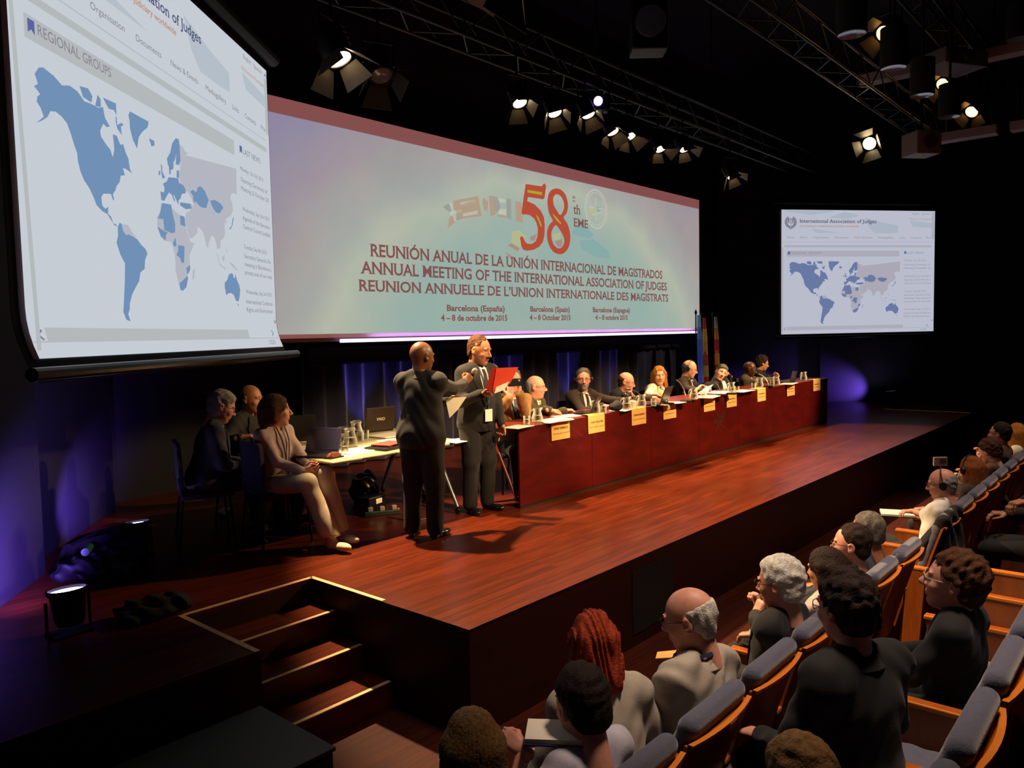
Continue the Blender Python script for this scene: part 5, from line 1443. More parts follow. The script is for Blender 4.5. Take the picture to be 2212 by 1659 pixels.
o = MB().tube([px_z(184, 1193, ST + .30), px_z(194, 1181, ST + .30)], 0.028, 12).build('green_can', mat('can_green', '#1e5a48', 0.35, noise=0.1), smooth=True); tag(o, 'small green can lying on the dark equipment by the wall', 'can')

# ---- flags
def flag(px, py, y, bands, label, wid=0.17):
    top = px_plane(px, py, y); hgt = top.z - ST
    t = thing('flag_stand', label, 'flag', (top.x, y, ST), 0, 'flags on poles beside the long banner')
    b = MB(); b.lathe([(0, 0), (0.16, 0), (0.16, 0.02), (0.05, 0.05), (0, 0.06)], seg=20); b.build('base', M_BMET, t, smooth=True)
    b = MB(); b.tube([(0, 0, 0.04), (0, 0, hgt - 0.1)], 0.013, 10); b.build('pole', M_BMET, t, smooth=True)
    b = MB(); b.lathe([(0, hgt - 0.11), (0.02, hgt - 0.10), (0.028, hgt - 0.06), (0.012, hgt - 0.02), (0, hgt)], seg=12); b.build('finial', M_BMET, t, smooth=True)
    P = []; zs = np.linspace(hgt - 0.12, 0.55, 26)
    for z in zs:
        s = (hgt - 0.12 - z) / (hgt - 0.67); r_ = 0.02 + wid * (0.25 + 0.75 * s) * min(1, 0.2 + s * 3)
        P.append([Vector((0.01 + r_ * 1.15 * (u - 0.35) , -0.03 - 0.05 * math.sin(u * 9 + s * 2) * (0.3 + s) - 0.04 * u, z)) for u in np.linspace(0, 1, 15)])
    b = MB(); b.grid(P, 0.004); names = sorted({c for row in bands for c in row})
    ms = [mat('flag_' + c.lstrip('#'), c, 0.75, noise=0.08, scale=12) for c in names]
    b.bm.normal_update()
    for f in b.bm.faces:
        c = f.calc_center_median(); s = (hgt - 0.12 - c.z) / (hgt - 0.67); u = (c.x + 0.08) / (2.2 * wid)
        row = bands[min(int(max(s, 0) * len(bands)), len(bands) - 1)]; f.material_index = names.index(row[min(int(max(u, 0) * len(row)), len(row) - 1)])
    b.build('cloth', None, t, smooth=True, angle=70, mats=ms)
flag(1503, 668, 4.3, [['#5aa8d8'], ['#4a70d0'], ['#3a58c8'], ['#3450c0'], ['#3450b8'], ['#3048b0']], 'blue flag on a black pole just beside the banner end', 0.22)
flag(1515, 674, 4.5, [['#a82020'], ['#a8862a'], ['#a07828', '#8a3a20'], ['#8a3020', '#a07828'], ['#a8862a'], ['#a01818']], 'red and yellow flag on a pole behind the blue flag', 0.20)
flag(1540, 672, 4.4, [['#c8c0b0', '#8a2018'], ['#b8762c', '#981c14'], ['#981c14', '#b8762c'], ['#b8762c', '#a84018'], ['#981c14', '#b8762c'], ['#b06a28']], 'red and orange striped flag standing alone, farthest from the banner', 0.19)
# ---------------------------------------------------------------- auditorium seats
M_SEATF = mat('seat_fabric', '#4f5064', 0.9, noise=0.10, scale=40, bump=0.25, bscale=150, sheen=0.4)
M_SEATW = wood('seat_wood', '#7a3a10', '#a05418', rough=0.35, plank=None, axis='Z', bands=2.0)
M_SEATE = wood('seat_edge', '#c26a20', '#d8802c', rough=0.3, plank=None, bands=2.0)
def seat_proto(p, label, group):
    """faces local +Y; origin on the floor under the back's foot"""
    t = thing('auditorium_seat', label, 'seat', p, 0, group)
    W2 = 0.255
    def back(z, x, off):
        s = (z - 0.30) / 0.67
        return Vector((x, -0.02 - 0.17 * s - 0.03 * s * s + off + 0.045 * (1 - (x / W2) ** 2) * -0.6, z))
    zs = [0.34, 0.45, 0.6, 0.75, 0.86, 0.93]
    b = MB(); b.grid([[back(z, x, 0) for x in np.linspace(-W2, W2, 9)] for z in zs], 0.016); b.build('wooden_shell', M_SEATW, t, smooth=True, angle=50)
    b = MB(); b.grid([[back(0.93 + dz, x, off) for x in np.linspace(-W2, W2, 9)] for dz, off in ((0.0, 0.002), (0.012, 0.0), (0.012, -0.016), (0.0, -0.018))], 0.003); b.build('wooden_edge', M_SEATE, t)
    F = Field((-0.30, -0.42, 0.30), (0.30, 0.22, 1.10), 0.013)
    for k in range(9):
        x0, x1 = -W2 + 0.055, W2 - 0.055
        z = 0.40 + k * 0.073
        p0, p1 = back(z, x0, 0.052), back(z, x1, 0.052)
        F.cap(tuple(p0), tuple(p1), 0.045 if k < 8 else 0.042, None, 0.05)
    V, Fc = F.surf(); mesh_from('back_cushion', [(relax(V, Fc, 2), Fc, 0)], [M_SEATF], t)
    F = Field((-0.30, -0.08, 0.28), (0.30, 0.56, 0.56), 0.014)
    for y in (0.08, 0.18, 0.28, 0.38): F.cap((-W2 + 0.06, y, 0.40), (W2 - 0.06, y, 0.41), 0.055, None, 0.06)
    V, Fc = F.surf(); mesh_from('seat_cushion', [(relax(V, Fc, 2), Fc, 0)], [M_SEATF], t)
    arm_panel(-W2 - 0.028, t); arm_panel(W2 + 0.028, t)
    return t
def arm_panel(x, t):
    b = MB(); b.poly([(x - 0.024, -0.06, 0.0), (x - 0.024, 0.34, 0.0), (x - 0.024, 0.40, 0.60), (x - 0.024, -0.10, 0.60)], 0.048, (1, 0, 0))
    a = b.build('side_panel', M_SEATW, t)
    b = MB(); b.box((x, 0.15, 0.612), (0.058, 0.52, 0.024), bev=0.006); b.build('armrest', M_SEATE, t)
GR1, GR2 = 'front row auditorium seats', 'second row auditorium seats'
Y1, Y2, F2 = -1.66, -2.57, 0.25
PITCH = 0.565
row1x = [-0.5 + PITCH * k for k in range(-2, 6)]           # left block ends at the aisle
row1b = [3.49 + PITCH * k for k in range(0, 9)]
SEATLAB = {}
proto = None
def seats(xs, y, z, group, labs):
    global proto
    for i, x in enumerate(xs):
        if proto is None: proto = seat_proto((x, y, z), labs[i], group)
        else: dup(proto, (x, y, z), 0.0, labs[i], group)
seats(row1x, Y1, 0, GR1, ['front row seat nearest the stairs, under the blonde woman', 'front row seat behind the man in striped shirt and lanyard', 'front row seat behind the red-haired woman', 'front row seat behind the bald man in beige jacket',
                          'front row seat behind the white-haired man with clasped hands', 'front row seat behind the dark-haired woman with earring', 'front row seat behind the man with reddish ear and glasses', 'front row seat at the aisle behind the grey-haired man in blue'])
seats(row1b, Y1, 0, GR1, ['front row seat across the aisle with a black coat over it'[:60], 'front row seat behind the man in white short-sleeved shirt', 'front row seat behind the person holding up a camera', 'front row seat behind the person with a hand at the ear', 'front row seat behind the bending person in brown',
                          'front row seat behind the woman in the cream top', 'front row seat near the far end, empty', 'front row seat next to the last at the far end', 'last front row seat at the far end'])
seats([-0.535 + PITCH * k - 0.02 for k in (-1, 0, 1, 2, 3, 4, 5)], Y2, F2, GR2, ['second row seat nearest the camera, cut by the frame corner', 'second row seat beside the suited man with curly dark hair', 'second row seat with rounded grey top behind the man in glasses', 'second row seat past the man with white spectacle temple',
                          'second row seat under the person in black', 'second row seat just past the person in black', 'second row seat two past the person in black'])

# ---------------------------------------------------------------- people at the long desk (they face the stalls)
def H_(px, py, y): return tuple(px_plane(px, py, y))
DC = []
def desk_chair(x, y, label): DC.append(chair((x, y, ST), PI, label))
PY = 2.56
D_ = DT + 0.035
def desk_person(label, px, py, y=PY, **k):
    a = dict(yaw=180, headat=H_(px, py, y), floor=ST, hseat=0.43, HS=1.07, lean=6, res=1.3, shoes=True)
    a.update(k); yaw = a.pop('yaw'); return person(label, None, yaw, **a)
dn = (0, 0, -1)
pA = desk_person('person in tan jacket hiding behind a raised phone at the near end of the desk', 1108, 823, 2.50, hyaw=-28, hcol='salt', hair='thin', sk='pink', top='tan', tie='greyblue', yaw=155, lanyard=True,
    hands={1: dict(ww=H_(1101, 858, 2.24), wd=(0.1, -.1, 1), wn=(.3, .75, .2), curl=0.75, wp=(-0.6, 0.2, -1)), -1: dict(ww=H_(1122, 850, 2.24), wd=(-0.15, -.1, 1), wn=(-.3, .75, .1), curl=0.7, wp=(0.6, 0.2, -1))})
pB = desk_person('bald person with grey fringe, spectacles and yellow tie resting an arm on papers', 1157, 836, hyaw=24, hpitch=4, hair='fringe', hcol='grey', sk='pink', top='olive', tie='yellow', glasses='dark', fat=0.02, face=dict(nose=1.25, fat=.004), yaw=188,
    hands={-1: dict(ww=(px_z(1222, 899, D_).x - .1, px_z(1222, 899, D_).y, D_), wd=(0.9, -0.5, -0.1), wn=dn, curl=0.3), 1: dict(ww=(4.0, 2.28, D_), wd=(0.6, -0.6, 0), wn=dn)})
pC = desk_person('grey-haired bearded person in dark suit facing us, with spectacles and patterned tie', 1260, 820, hyaw=-34, hpitch=2, hair='short', hcol='salt', beard=('grey', 'full'), sk='pink', top='brownsuit', tie='darktie', glasses='dark', yaw=166, fat=0.03, headset=True,
    hands={1: dict(ww=(4.66, 2.20, D_), wd=(0.2, -1, 0), wn=dn), -1: dict(ww=(5.35, 2.23, D_), wd=(-.4, -0.9, 0), wn=dn)})
pD = desk_person('balding person in dark suit and red tie looking down with a hand on the chin', 1352, 824, hyaw=20, hpitch=14, hair='fringe', hcol='brown', sk='pink', top='navy', tie='red', glasses='dark', yaw=185, fat=0.02, lean=12, hfwd=.06,
    hands={-1: dict(ww=H_(1366, 856, 2.38), wd=(-0.35, 0.1, 0.9), wn=(-0.5, 0.7, 0.2), curl=[.9, .8, .6, .35], wp=(.5, -.4, -1)), 1: dict(ww=(5.95, 2.20, D_), wd=(0.6, -0.8, 0), wn=dn)})
pE = desk_person('woman with wavy honey-coloured hair in a cream jacket looking towards us', 1424, 812, hyaw=-38, hair='wavy', hcol='honey', sk='fair', top='cream', shirt='black', yaw=172, face=dict(nose=.8, jaw=.92, brow=.7), open_w=0.05,
    hands={1: dict(ww=(px_z(1425, 870, D_).x, px_z(1425, 870, D_).y + .1, D_), wd=(0.5, -0.8, 0), wn=dn, curl=.2), -1: dict(ww=(px_z(1458, 866, D_).x + .05, px_z(1458, 866, D_).y + .12, D_), wd=(-.8, -0.6, 0), wn=dn, curl=.4)})
pF = desk_person('balding person with headphones and spectacles reading a pale sheet held in one hand', 1489, 797, hyaw=18, hpitch=16, hair='fringe', hcol='salt', sk='fair', top='brownsuit', shirt='paleblue', tie='black', glasses='dark', headset=True, yaw=185,
    hands={1: dict(ww=H_(1508, 843, 2.14), wd=(0.75, -0.2, 0.55), wn=(0.2, -.5, -.8), curl=0.25, wp=(-.5, .5, -1)), -1: dict(ww=H_(1531, 851, 2.18), wd=(-0.2, -0.2, 0.9), wn=(-.8, .1, .2), curl=.55, wp=(.6, .3, -1))})
pG = desk_person('grinning person in dark suit tilting sideways with a hand over the forehead', 1557, 814, hyaw=-32, hroll=-30, hpitch=6, hair='side', hcol='salt', sk='fair', top='black', shirt='white', yaw=168, tilt=6, face=dict(fat=.004),
    hands={-1: dict(ww=H_(1576, 812, 2.56), wd=tuple(-_rr * .9 + _uu * .35), wn=tuple(_f), curl=0.2, wp=(.8, .1, -.6)), 1: dict(ww=H_(1522, 838, 2.53), wd=(-0.9, -0.3, -.2), wn=dn, wp=(-.3, .6, .5))})
pH = desk_person('dark-skinned balding person in olive suit with striped gold tie looking down at the desk', 1619, 797, hyaw=24, hpitch=14, hair=None, hcol='black', sk='dark', top='olive', tie='gold', glasses='dark', yaw=182, fat=0.03, headset=False, lean=10,
    hands={-1: dict(ww=(10.55, 2.11, D_), wd=(-0.2, -1, 0), wn=dn, curl=.5), 1: dict(ww=(10.05, 2.08, D_), wd=(0.5, -.8, 0), wn=dn, curl=.5)})
pI = desk_person('dark-haired person in black at the far end holding up a dark tablet', 1646, 785, 2.73, hyaw=26, hpitch=14, hair='curly', hcol='dark', sk='olive', top='black', glasses='dark', yaw=195, shirt='browntop',
    hands={-1: dict(ww=H_(1690, 822, 2.20), wd=(0.2, -0.5, 0.7), wn=(-.7, -.5, 0), curl=0.6), 1: dict(ww=H_(1684, 828, 2.16), wd=(0.6, -0.5, 0.4), wn=(0, -.5, -.7), curl=.5)})
for q, l in ((pA, 'navy chair behind the person hiding behind a phone'), (pB, 'navy chair behind the bald person with yellow tie'), (pC, 'navy chair behind the bearded person at the desk'), (pD, 'navy chair behind the person with hand on chin'), (pE, 'navy chair behind the woman in cream jacket'), (pF, 'navy chair behind the person reading with headphones'), (pG, 'navy chair behind the person holding his forehead'), (pH, 'navy chair behind the person in olive suit'), (pI, 'navy chair behind the person with the tablet at the far end')):
    M = q.matrix_basis; v = M.to_3x3() @ Vector((0, 0.02, 0)); desk_chair(q.location.x + v.x, q.location.y + v.y, l)
    DC[-1].rotation_euler = q.rotation_euler
desk_chair(5.45, 2.75, 'empty navy chair between the bearded person and the person with hand on chin')

# ---------------------------------------------------------------- standing pair
pT = person('bald dark-skinned person in dark suit seen from behind, holding a microphone', None, -66, 'stand', headat=tuple(px_d(911, 771, 6.80)), floor=ST, sk='brown', hair=None, hcol='black', top='charcoal', legs='pants', fat=0.035, hyaw=-28, hpitch=6, HS=1.08, res=0.95, shw=.172, scalp=None,
    hands={1: dict(ww=tuple(px_d(1003, 828, 7.22)), wd=tuple(_rr * 0.55 + _uu * 0.7 + _f * 0.3), wn=tuple(-_rr * .4 + _uu * 0.2 + _f * 1.0), curl=0.95, thumb=.9, wp=tuple(-_uu * 1.0 - _f * .3)),
           -1: dict(ww=tuple(px_d(965, 868, 7.10)), wd=tuple(_rr * 0.9 - _uu * 0.1), wn=tuple(-_f), curl=0.7, wp=tuple(-_uu + _f * .3))})
pR = person('tall dark-haired person in dark suit and spotted tie reading from a red folder', None, 172, 'stand', headat=tuple(px_d(1035, 757, 7.70)), floor=ST, sk='tan', hair='short', hcol='brown', ht=.003, top='charcoal', tie='darktie', legs='pants', fat=0.02, hyaw=22, hpitch=12, HS=1.14, res=0.95, lanyard=True, badge=True, beard=('dark', 'moustache'), shw=.172,
    hands={1: dict(ww=tuple(px_d(1040, 851, 7.42)), wd=tuple(_rr * 0.95 - _uu * 0.05 - _f * .2), wn=tuple(_uu * .8 + _f * .3), curl=0.5, thumb=.7, wp=tuple(-_uu * 1.0 - _rr * .5)),
           -1: dict(ww=tuple(px_d(1084, 925, 7.75)), wd=(0.05, -0.1, -1), wn=(-1, 0, 0), curl=0.7)})
def mic_hand():
    a, c = px_d(1025, 802, 7.26), px_d(1009, 829, 7.31)
    t = thing('hand_microphone', 'silver-headed hand microphone held out between the two standing men', 'microphone', a)
    d = (c - a).normalized(); q = d.to_track_quat('Z', 'Y')
    b = MB(); b.lathe([(0, -0.032), (0.018, -0.028), (0.027, -0.010), (0.028, 0.006), (0.022, 0.024), (0, 0.026)], seg=18, axis=q); b.build('head_grille', mat('mic_silver', '#9a948a', 0.35, 0.6, noise=0.12, scale=200), t, smooth=True)
    b = MB(); b.lathe([(0, 0.022), (0.022, 0.022), (0.019, 0.05), (0.015, 0.19), (0, 0.20)], seg=16, axis=q); b.build('handle', M_PLAST, t, smooth=True)
mic_hand()
def slab4(name, pts, th, m, label, cat, parent=None):
    P = [Vector(p) for p in pts]; n_ = (P[1] - P[0]).cross(P[3] - P[0]).normalized()
    b = MB(); b.poly(P, th, n_); o = b.build(name, m, parent)
    if label: tag(o, label, cat)
    return o
M_REDF = mat('red_folder', '#c0402c', 0.35, noise=0.06, scale=4); M_REDD = mat('red_folder_spine', '#8a1c14', 0.4, noise=0.06)
t = thing('red_folder', 'open red folder held up by the tall standing person', 'folder', (0, 0, 0))
t.location = px_d(1085, 822, 7.30); inv = Vector(t.location)
slab4('cover', [px_d(u, v, 7.26) - inv for u, v in ((1072, 795), (1120, 793), (1102, 828), (1085, 843), (1064, 845))], 0.004, M_REDF, None, None, t)
slab4('spine', [px_d(u, v, 7.27) - inv for u, v in ((1063, 793), (1072, 795), (1064, 845), (1049, 840))], 0.006, M_REDD, None, None, t)
slab4('pages', [px_d(u, v, 7.22) - inv for u, v in ((1072, 836), (1100, 824), (1090, 842), (1068, 850))], 0.003, M_PAPER, None, None, t)
slab4('paper_sheet', [px_d(u, v, 7.03) for u, v in ((962, 860), (1008, 857), (990, 884), (971, 903))], 0.002, M_PAPER, 'white sheet held low by the bald standing person with the microphone', 'paper')
b = MB(); b.tube([px_d(1079, 946, 7.70), px_d(1077, 953, 7.68)], 0.006, 8); tag(b.build('pen', mat('pen_silver', '#b8b4b0', 0.3, 0.4, noise=0.05)), 'silver pen in the lowered hand of the tall reader', 'pen')
t = thing('smartphone', 'dark phone held up by the person in tan jacket', 'phone', H_(1112, 826, 2.20), R(-25))
b = MB(); b.box((0, 0, 0), (0.16, 0.012, 0.085), bev=0.004); b.build('body', M_PLAST, t)
b = MB(); b.box((0.05, -0.0065, 0.02), (0.02, 0.002, 0.02), bev=0.0005); b.build('lens', mat('lens_glass', '#8a90a8', 0.1, noise=0.05), t)
slab4('paper_sheet', [H_(1506, 850, 2.10), H_(1526, 836, 2.18), H_(1541, 830, 2.18), H_(1526, 852, 2.08)], 0.003, M_PAPER, 'pale sheet held by the person with headphones at the desk', 'paper')

# ---------------------------------------------------------------- at the side table
pW = person('woman in pale jacket and long cream trousers sitting sideways on a navy chair', None, -164, headat=tuple(px_d(596, 888, 6.75)), floor=ST, hseat=0.44, sk='fair', hair='tail', hcol='brown', top='rose', top_kind='blouse', shirt=None, legs='linen', lanyard=True, badge=True, hyaw=44, HS=1.1, res=0.95, skirt=1.55, lean=2, face=dict(nose=1.1, jaw=.93),
    shoes=mat('cream_shoe', '#c8b898', 0.4, noise=0.06),
    legpose={1: dict(k=(0.10, 0.44, 0.56), a=(0.09, 0.66, 0.11), t=(.1, 1, 0)), -1: dict(k=(-0.09, 0.47, 0.60), a=(-0.10, 0.60, 0.12), t=(0.1, 1, 0))},
    hands={1: dict(w=(0.06, 0.37, 0.64), d=(-.5, 0.8, 0.35), n=(-.8, -.4, .2), curl=.3, pole=(.7, -.5, -.6)), -1: dict(w=(-0.06, 0.37, 0.65), d=(0.5, 0.8, 0.35), n=(.8, -.4, .2), curl=.35, pole=(-.7, -.5, -.6))})
pGy = person('grey-haired person in grey suit bowing over his lap at the side table', None, -112, headat=tuple(px_d(478, 878, 6.95)), floor=ST, hseat=0.44, sk='pink', hair='side', hcol='grey', top='bluegrey', shirt='white', tie='darktie', glasses='dark', hpitch=24, hyaw=0, HS=1.1, lean=14, res=1.0, fat=.03, legs='bluegrey',
    hands={1: dict(w=(0.06, 0.36, 0.62), d=(-.5, 0.8, 0.1), n=(-.6, 0, -.6), curl=.5), -1: dict(w=(-0.06, 0.38, 0.62), d=(.5, .8, .1), n=(.6, 0, -.6), curl=.5)})
pM = person('balding person in black half hidden behind the grey-haired person', None, -160, headat=tuple(px_d(541, 862, 7.55)), floor=ST, hseat=0.44, sk='tan', hair='fringe', hcol='dark', top='black', shirt='black', hyaw=10, hpitch=8, HS=1.08, res=1.1,
    hands={1: dict(ww=tuple(px_d(520, 945, 7.1)), wd=(0.7, -.4, 0.1), wn=dn, curl=.4)})
for q, l in ((pW, 'navy chair of the woman in pale jacket beside the side table'), (pGy, 'navy chair of the grey-haired person by the side table'), (pM, 'navy chair of the balding person behind the side table')):
    c_ = chair(tuple(q.location), q.rotation_euler.z if q is not pW else R(-98), l)

# ---------------------------------------------------------------- the front row (they face the stage)
def row_person(label, px, py, y=-1.50, **k):
    a = dict(yaw=0, headat=H_(px, py, y), floor=0.0, hseat=0.41, HS=1.06, lean=-4, res=1.0, hfwd=.03)
    a.update(k); yaw = a.pop('yaw'); return person(label, None, yaw, **a)
pa = row_person('blonde woman in patterned top whose head is cut by the bottom edge', 1020, 1622, -1.5, hair='bob', hcol='blonde', sk='fair', top='browntop', top_kind='blouse', shirt=None, hyaw=-36, hpitch=6, HS=1.0)
pb = row_person('dark-haired person in pale striped shirt with a lanyard, head bowed over a notebook', 1258, 1522, -1.54, yaw=-10, hair='short', hcol='dark', sk='pink', top='stripe', top_kind='shirt', bare_arm=True, lanyard=True, hyaw=-12, hpitch=16, lean=4, res=.9, HS=1.12, legs='greyblue',
    hands={-1: dict(ww=tuple(px_d(1128, 1618, 2.95)), wd=tuple(-_rr * .75 + _uu * .55 + _f * .1), wn=tuple(_rr * .4 + _f * .3 - _uu * .6), curl=.75, thumb=.9), 1: dict(w=(0.05, 0.40, 0.62), d=(-.5, .8, 0), n=(0, 0, -1))})
pc = row_person('red-haired woman in a pale grey jacket leaning forward, seen from behind', 1281, 1388, -1.36, yaw=-28, hair='wavy', hcol='red', ht=.01, sk='fair', top='beige', top_kind='blouse', shirt=None, hyaw=-12, hpitch=14, lean=12, res=.9, HS=0.98)
pd = row_person('bald person with thin spectacles in a beige jacket and lanyard', 1492, 1338, -1.58, yaw=-10, hair='fringe', hcol='white', ht=.004, sk='pink', top='beige', shirt='paleblue', glasses='dark', lanyard=True, hyaw=22, hpitch=14, lean=4, res=.85, HS=1.12, wrinkle=1.8, face=dict(nose=1.1),
    hands={-1: dict(w=(-0.12, 0.40, 0.66), d=(.2, 1, .1), n=(0, 0, -1)), 1: dict(w=(0.05, 0.38, 0.64), d=(-.3, .9, .1), n=(0, 0, -1))})
pe = row_person('white-haired person in dark suit with clasped hands under the chin', 1686, 1262, -1.62, yaw=-4, hair='side', hcol='white', ht=.012, sk='pink', top='black', shirt='white', glasses='dark', hyaw=4, hpitch=8, lean=-6, res=.9, HS=1.1,
    hands={-1: dict(ww=tuple(px_d(1622, 1318, 4.75)), wd=tuple(_uu * .8 + _rr * .35), wn=tuple(_rr * .8 + _f * .3), curl=.85), 1: dict(ww=tuple(px_d(1640, 1312, 4.72)), wd=tuple(_uu * .8 - _rr * .25), wn=tuple(-_rr * .8 - _f * .2), curl=.8)})
pf = row_person('woman with short dark hair and a gold earring between white-haired and suited men', 1786, 1236, -1.66, lean=-8, hair='bob', hcol='dark', sk='olive', top='rose', top_kind='blouse', shirt=None, hyaw=-11, hpitch=8, HS=1.0)
pg = row_person('short-haired person with gold spectacles tilting back, beside the grey-haired one', 1840, 1178, -1.64, lean=-8, hair='crop', hcol='dark', ht=.005, sk='pink', top='black', shirt=None, glasses='dark', hyaw=7, hpitch=2, HS=1.05)
ph_ = row_person('grey-haired person in a blue-grey shirt at the aisle end of the front row', 1874, 1150, -1.64, lean=-8, hair='short', hcol='salt', sk='tan', top='bluegrey', top_kind='shirt', hyaw=-13, hpitch=8, HS=1.0)
pi_ = row_person('balding person in white short-sleeved shirt with headphones writing on a pad', 2036, 1046, -1.64, hair='fringe', hcol='grey', ht=.003, sk='pink', top='white', top_kind='shirt', bare_arm=True, headset=True, glasses='dark', hyaw=7, hpitch=10, lean=-6, HS=1.08, fat=.02,
    hands={-1: dict(ww=tuple(px_z(1930, 1108, .66)), wd=(-.5, .8, 0), wn=dn, curl=.4), 1: dict(ww=tuple(px_z(1975, 1105, .66)), wd=(-.7, .7, 0), wn=dn, curl=.5)})
pj = row_person('brown-haired person with headphones holding up a small pale camera', 2098, 1018, -1.66, hair='bob', hcol='auburn', sk='fair', top='brownsuit', top_kind='blouse', shirt=None, headset=True, hyaw=-35, hpitch=4, HS=1.0,
    hands={-1: dict(ww=tuple(px_d(2015, 1018, 8.6)), wd=tuple(_uu), wn=tuple(_rr), curl=.6), 1: dict(ww=tuple(px_d(2048, 1015, 8.6)), wd=tuple(_uu), wn=tuple(-_rr), curl=.6)})
pk = row_person('person in brown bending with a phone pressed to the ear', 2138, 975, -1.6, hair='curly', hcol='brown', sk='fair', top='browntop', top_kind='blouse', shirt=None, hyaw=-20, hpitch=20, lean=8, HS=1.0,
    hands={1: dict(ww=tuple(px_d(2114, 985, 9.0)), wd=tuple(_uu), wn=tuple(-_rr), curl=.6), -1: dict(ww=tuple(px_d(2104, 985, 9.1)), wd=tuple(_uu), wn=tuple(_rr), curl=.6)})
pl_ = row_person('person with dark spectacles in the far part of the front row', 2160, 938, -1.62, hair='short', hcol='dark', sk='pink', top='browntop', shirt=None, glasses='dark', hyaw=-11, HS=1.0)
pm_ = row_person('woman with long auburn hair in cream top at the far end', 2197, 938, -1.64, hair='long', hcol='honey', sk='fair', top='cream', top_kind='blouse', shirt=None, hyaw=-62, HS=1.05)
# second row
def row2(label, px, py, y=-2.42, **k):
    return row_person(label, px, py, y, floor=F2, **k)
pn = row2('person with curly dark hair and spectacles in a black suit, back towards us', 1828, 1316, -2.29, yaw=-24, hair='curly', hcol='dark', ht=.004, sk='pink', top='black', shirt=None, glasses='dark', hyaw=-2, hpitch=8, lean=6, res=.85, HS=1.04, shw=.175)
po = row2('person in dark suit with white-templed spectacles looking up at the stage', 2062, 1258, -2.47, yaw=-4, hair='curly', hcol='brown', ht=.002, sk='pink', top='black', shirt='white', glasses='pale', hyaw=8, hpitch=-6, lean=0, res=.85, HS=1.08, face=dict(nose=1.2))
pq = row2('blond person whose crown shows at the bottom edge, head bowed', 1736, 1690, -2.48, hair='side', hcol='blonde', sk='fair', top='tan', top_kind='blouse', shirt=None, hyaw=-20, hpitch=25, lean=25, HS=.95)
pp_ = row2('person in black with a hand raised, cut by the frame edge', 2300, 985, -2.55, hair='short', hcol='dark', sk='tan', top='black', shirt='black', hyaw=0, lean=-4,
    hands={-1: dict(ww=tuple(px_d(2196, 1088, 5.3)), wd=tuple(-_rr * .9 - _uu * .2), wn=tuple(-_uu), curl=.45), 1: dict(w=(.15, .35, .7), d=(-.4, 1, 0), n=(0, 0, -1))})

# things held or lying in the stalls
t = thing('camera', 'small pale camera held up in the front row', 'camera', px_d(2031, 997, 8.55), math.atan2(_rr.y, _rr.x))
b = MB(); b.box((0, 0, 0), (0.15, 0.03, 0.10), bev=0.006); b.build('body', mat('camera_pale', '#8a7668', 0.4, noise=0.06), t)
b = MB(); b.box((0.025, -0.0165, 0.005), (0.07, 0.003, 0.05)); b.build('display', M_SCRN, t)
def nb(p, w_, d_, rz, label, blue=True):
    t = thing('notebook', label, 'notebook', p, rz)
    b = MB(); b.box((0, 0, 0.004), (w_, d_, 0.008), bev=0.001); b.build('cover', mat('blue_cover', '#26307a', 0.5, noise=0.08) if blue else M_PLAST, t)
    b = MB(); b.box((0, 0, 0.017), (w_ * 0.95, d_ * 0.96, 0.018)); b.build('pages', M_PAPER, t); return t
nb(px_d(1198, 1590, 2.92), 0.16, 0.22, R(35), 'thick white notebook with blue cover on the striped shirt person\'s lap')
nb(px_z(1938, 1112, .66), 0.24, 0.30, R(20), 'white pad on a black folder on the lap of the white-shirted person', False)
slab4('paper_sheet', [px_d(1420, 1408, 4.0), px_d(1462, 1404, 4.1), px_d(1452, 1420, 3.95), px_d(1416, 1422, 3.9)], 0.003, mat('paper_orange_lit', '#d89a58', 0.6, noise=0.05), 'orange-lit sheet on the lap of the bald person in beige', 'paper')  # the orange light on this sheet is put into its base colour
slab4('paper_sheet', [px_d(2132, 1002, 9.0), px_d(2166, 984, 9.3), px_d(2168, 988, 9.3), px_d(2134, 1006, 8.95)], 0.003, M_PAPER, 'white sheet beside the person with a phone at the ear', 'paper')
# black coat over the aisle seat
F = Field((-.4, -.45, .2), (.4, .35, 1.1), 0.016)
for x in (-.2, -.1, 0, .1, .2):
    F.cap((x, -.20, .99), (x, -.27, .40 + .1 * math.sin(9 * x)), .035, .05, .05); F.cap((x, -.20, .99), (x * 1.05, -.02, .70), .035, .05, .05)
F.warp(lambda X, Y, Z: np.sin(30 * X + 5 * np.sin(6 * Z)) + .4 * np.sin(60 * X + 20 * Z), .010)
V, Fc = F.surf(); o = mesh_from('draped_coat', [(relax(V, Fc, 2), Fc, 0)], [cloth('black', '#0')]); o.location = (row1b[0], Y1, 0); tag(o, 'black coat draped over the seat across the aisle', 'coat')
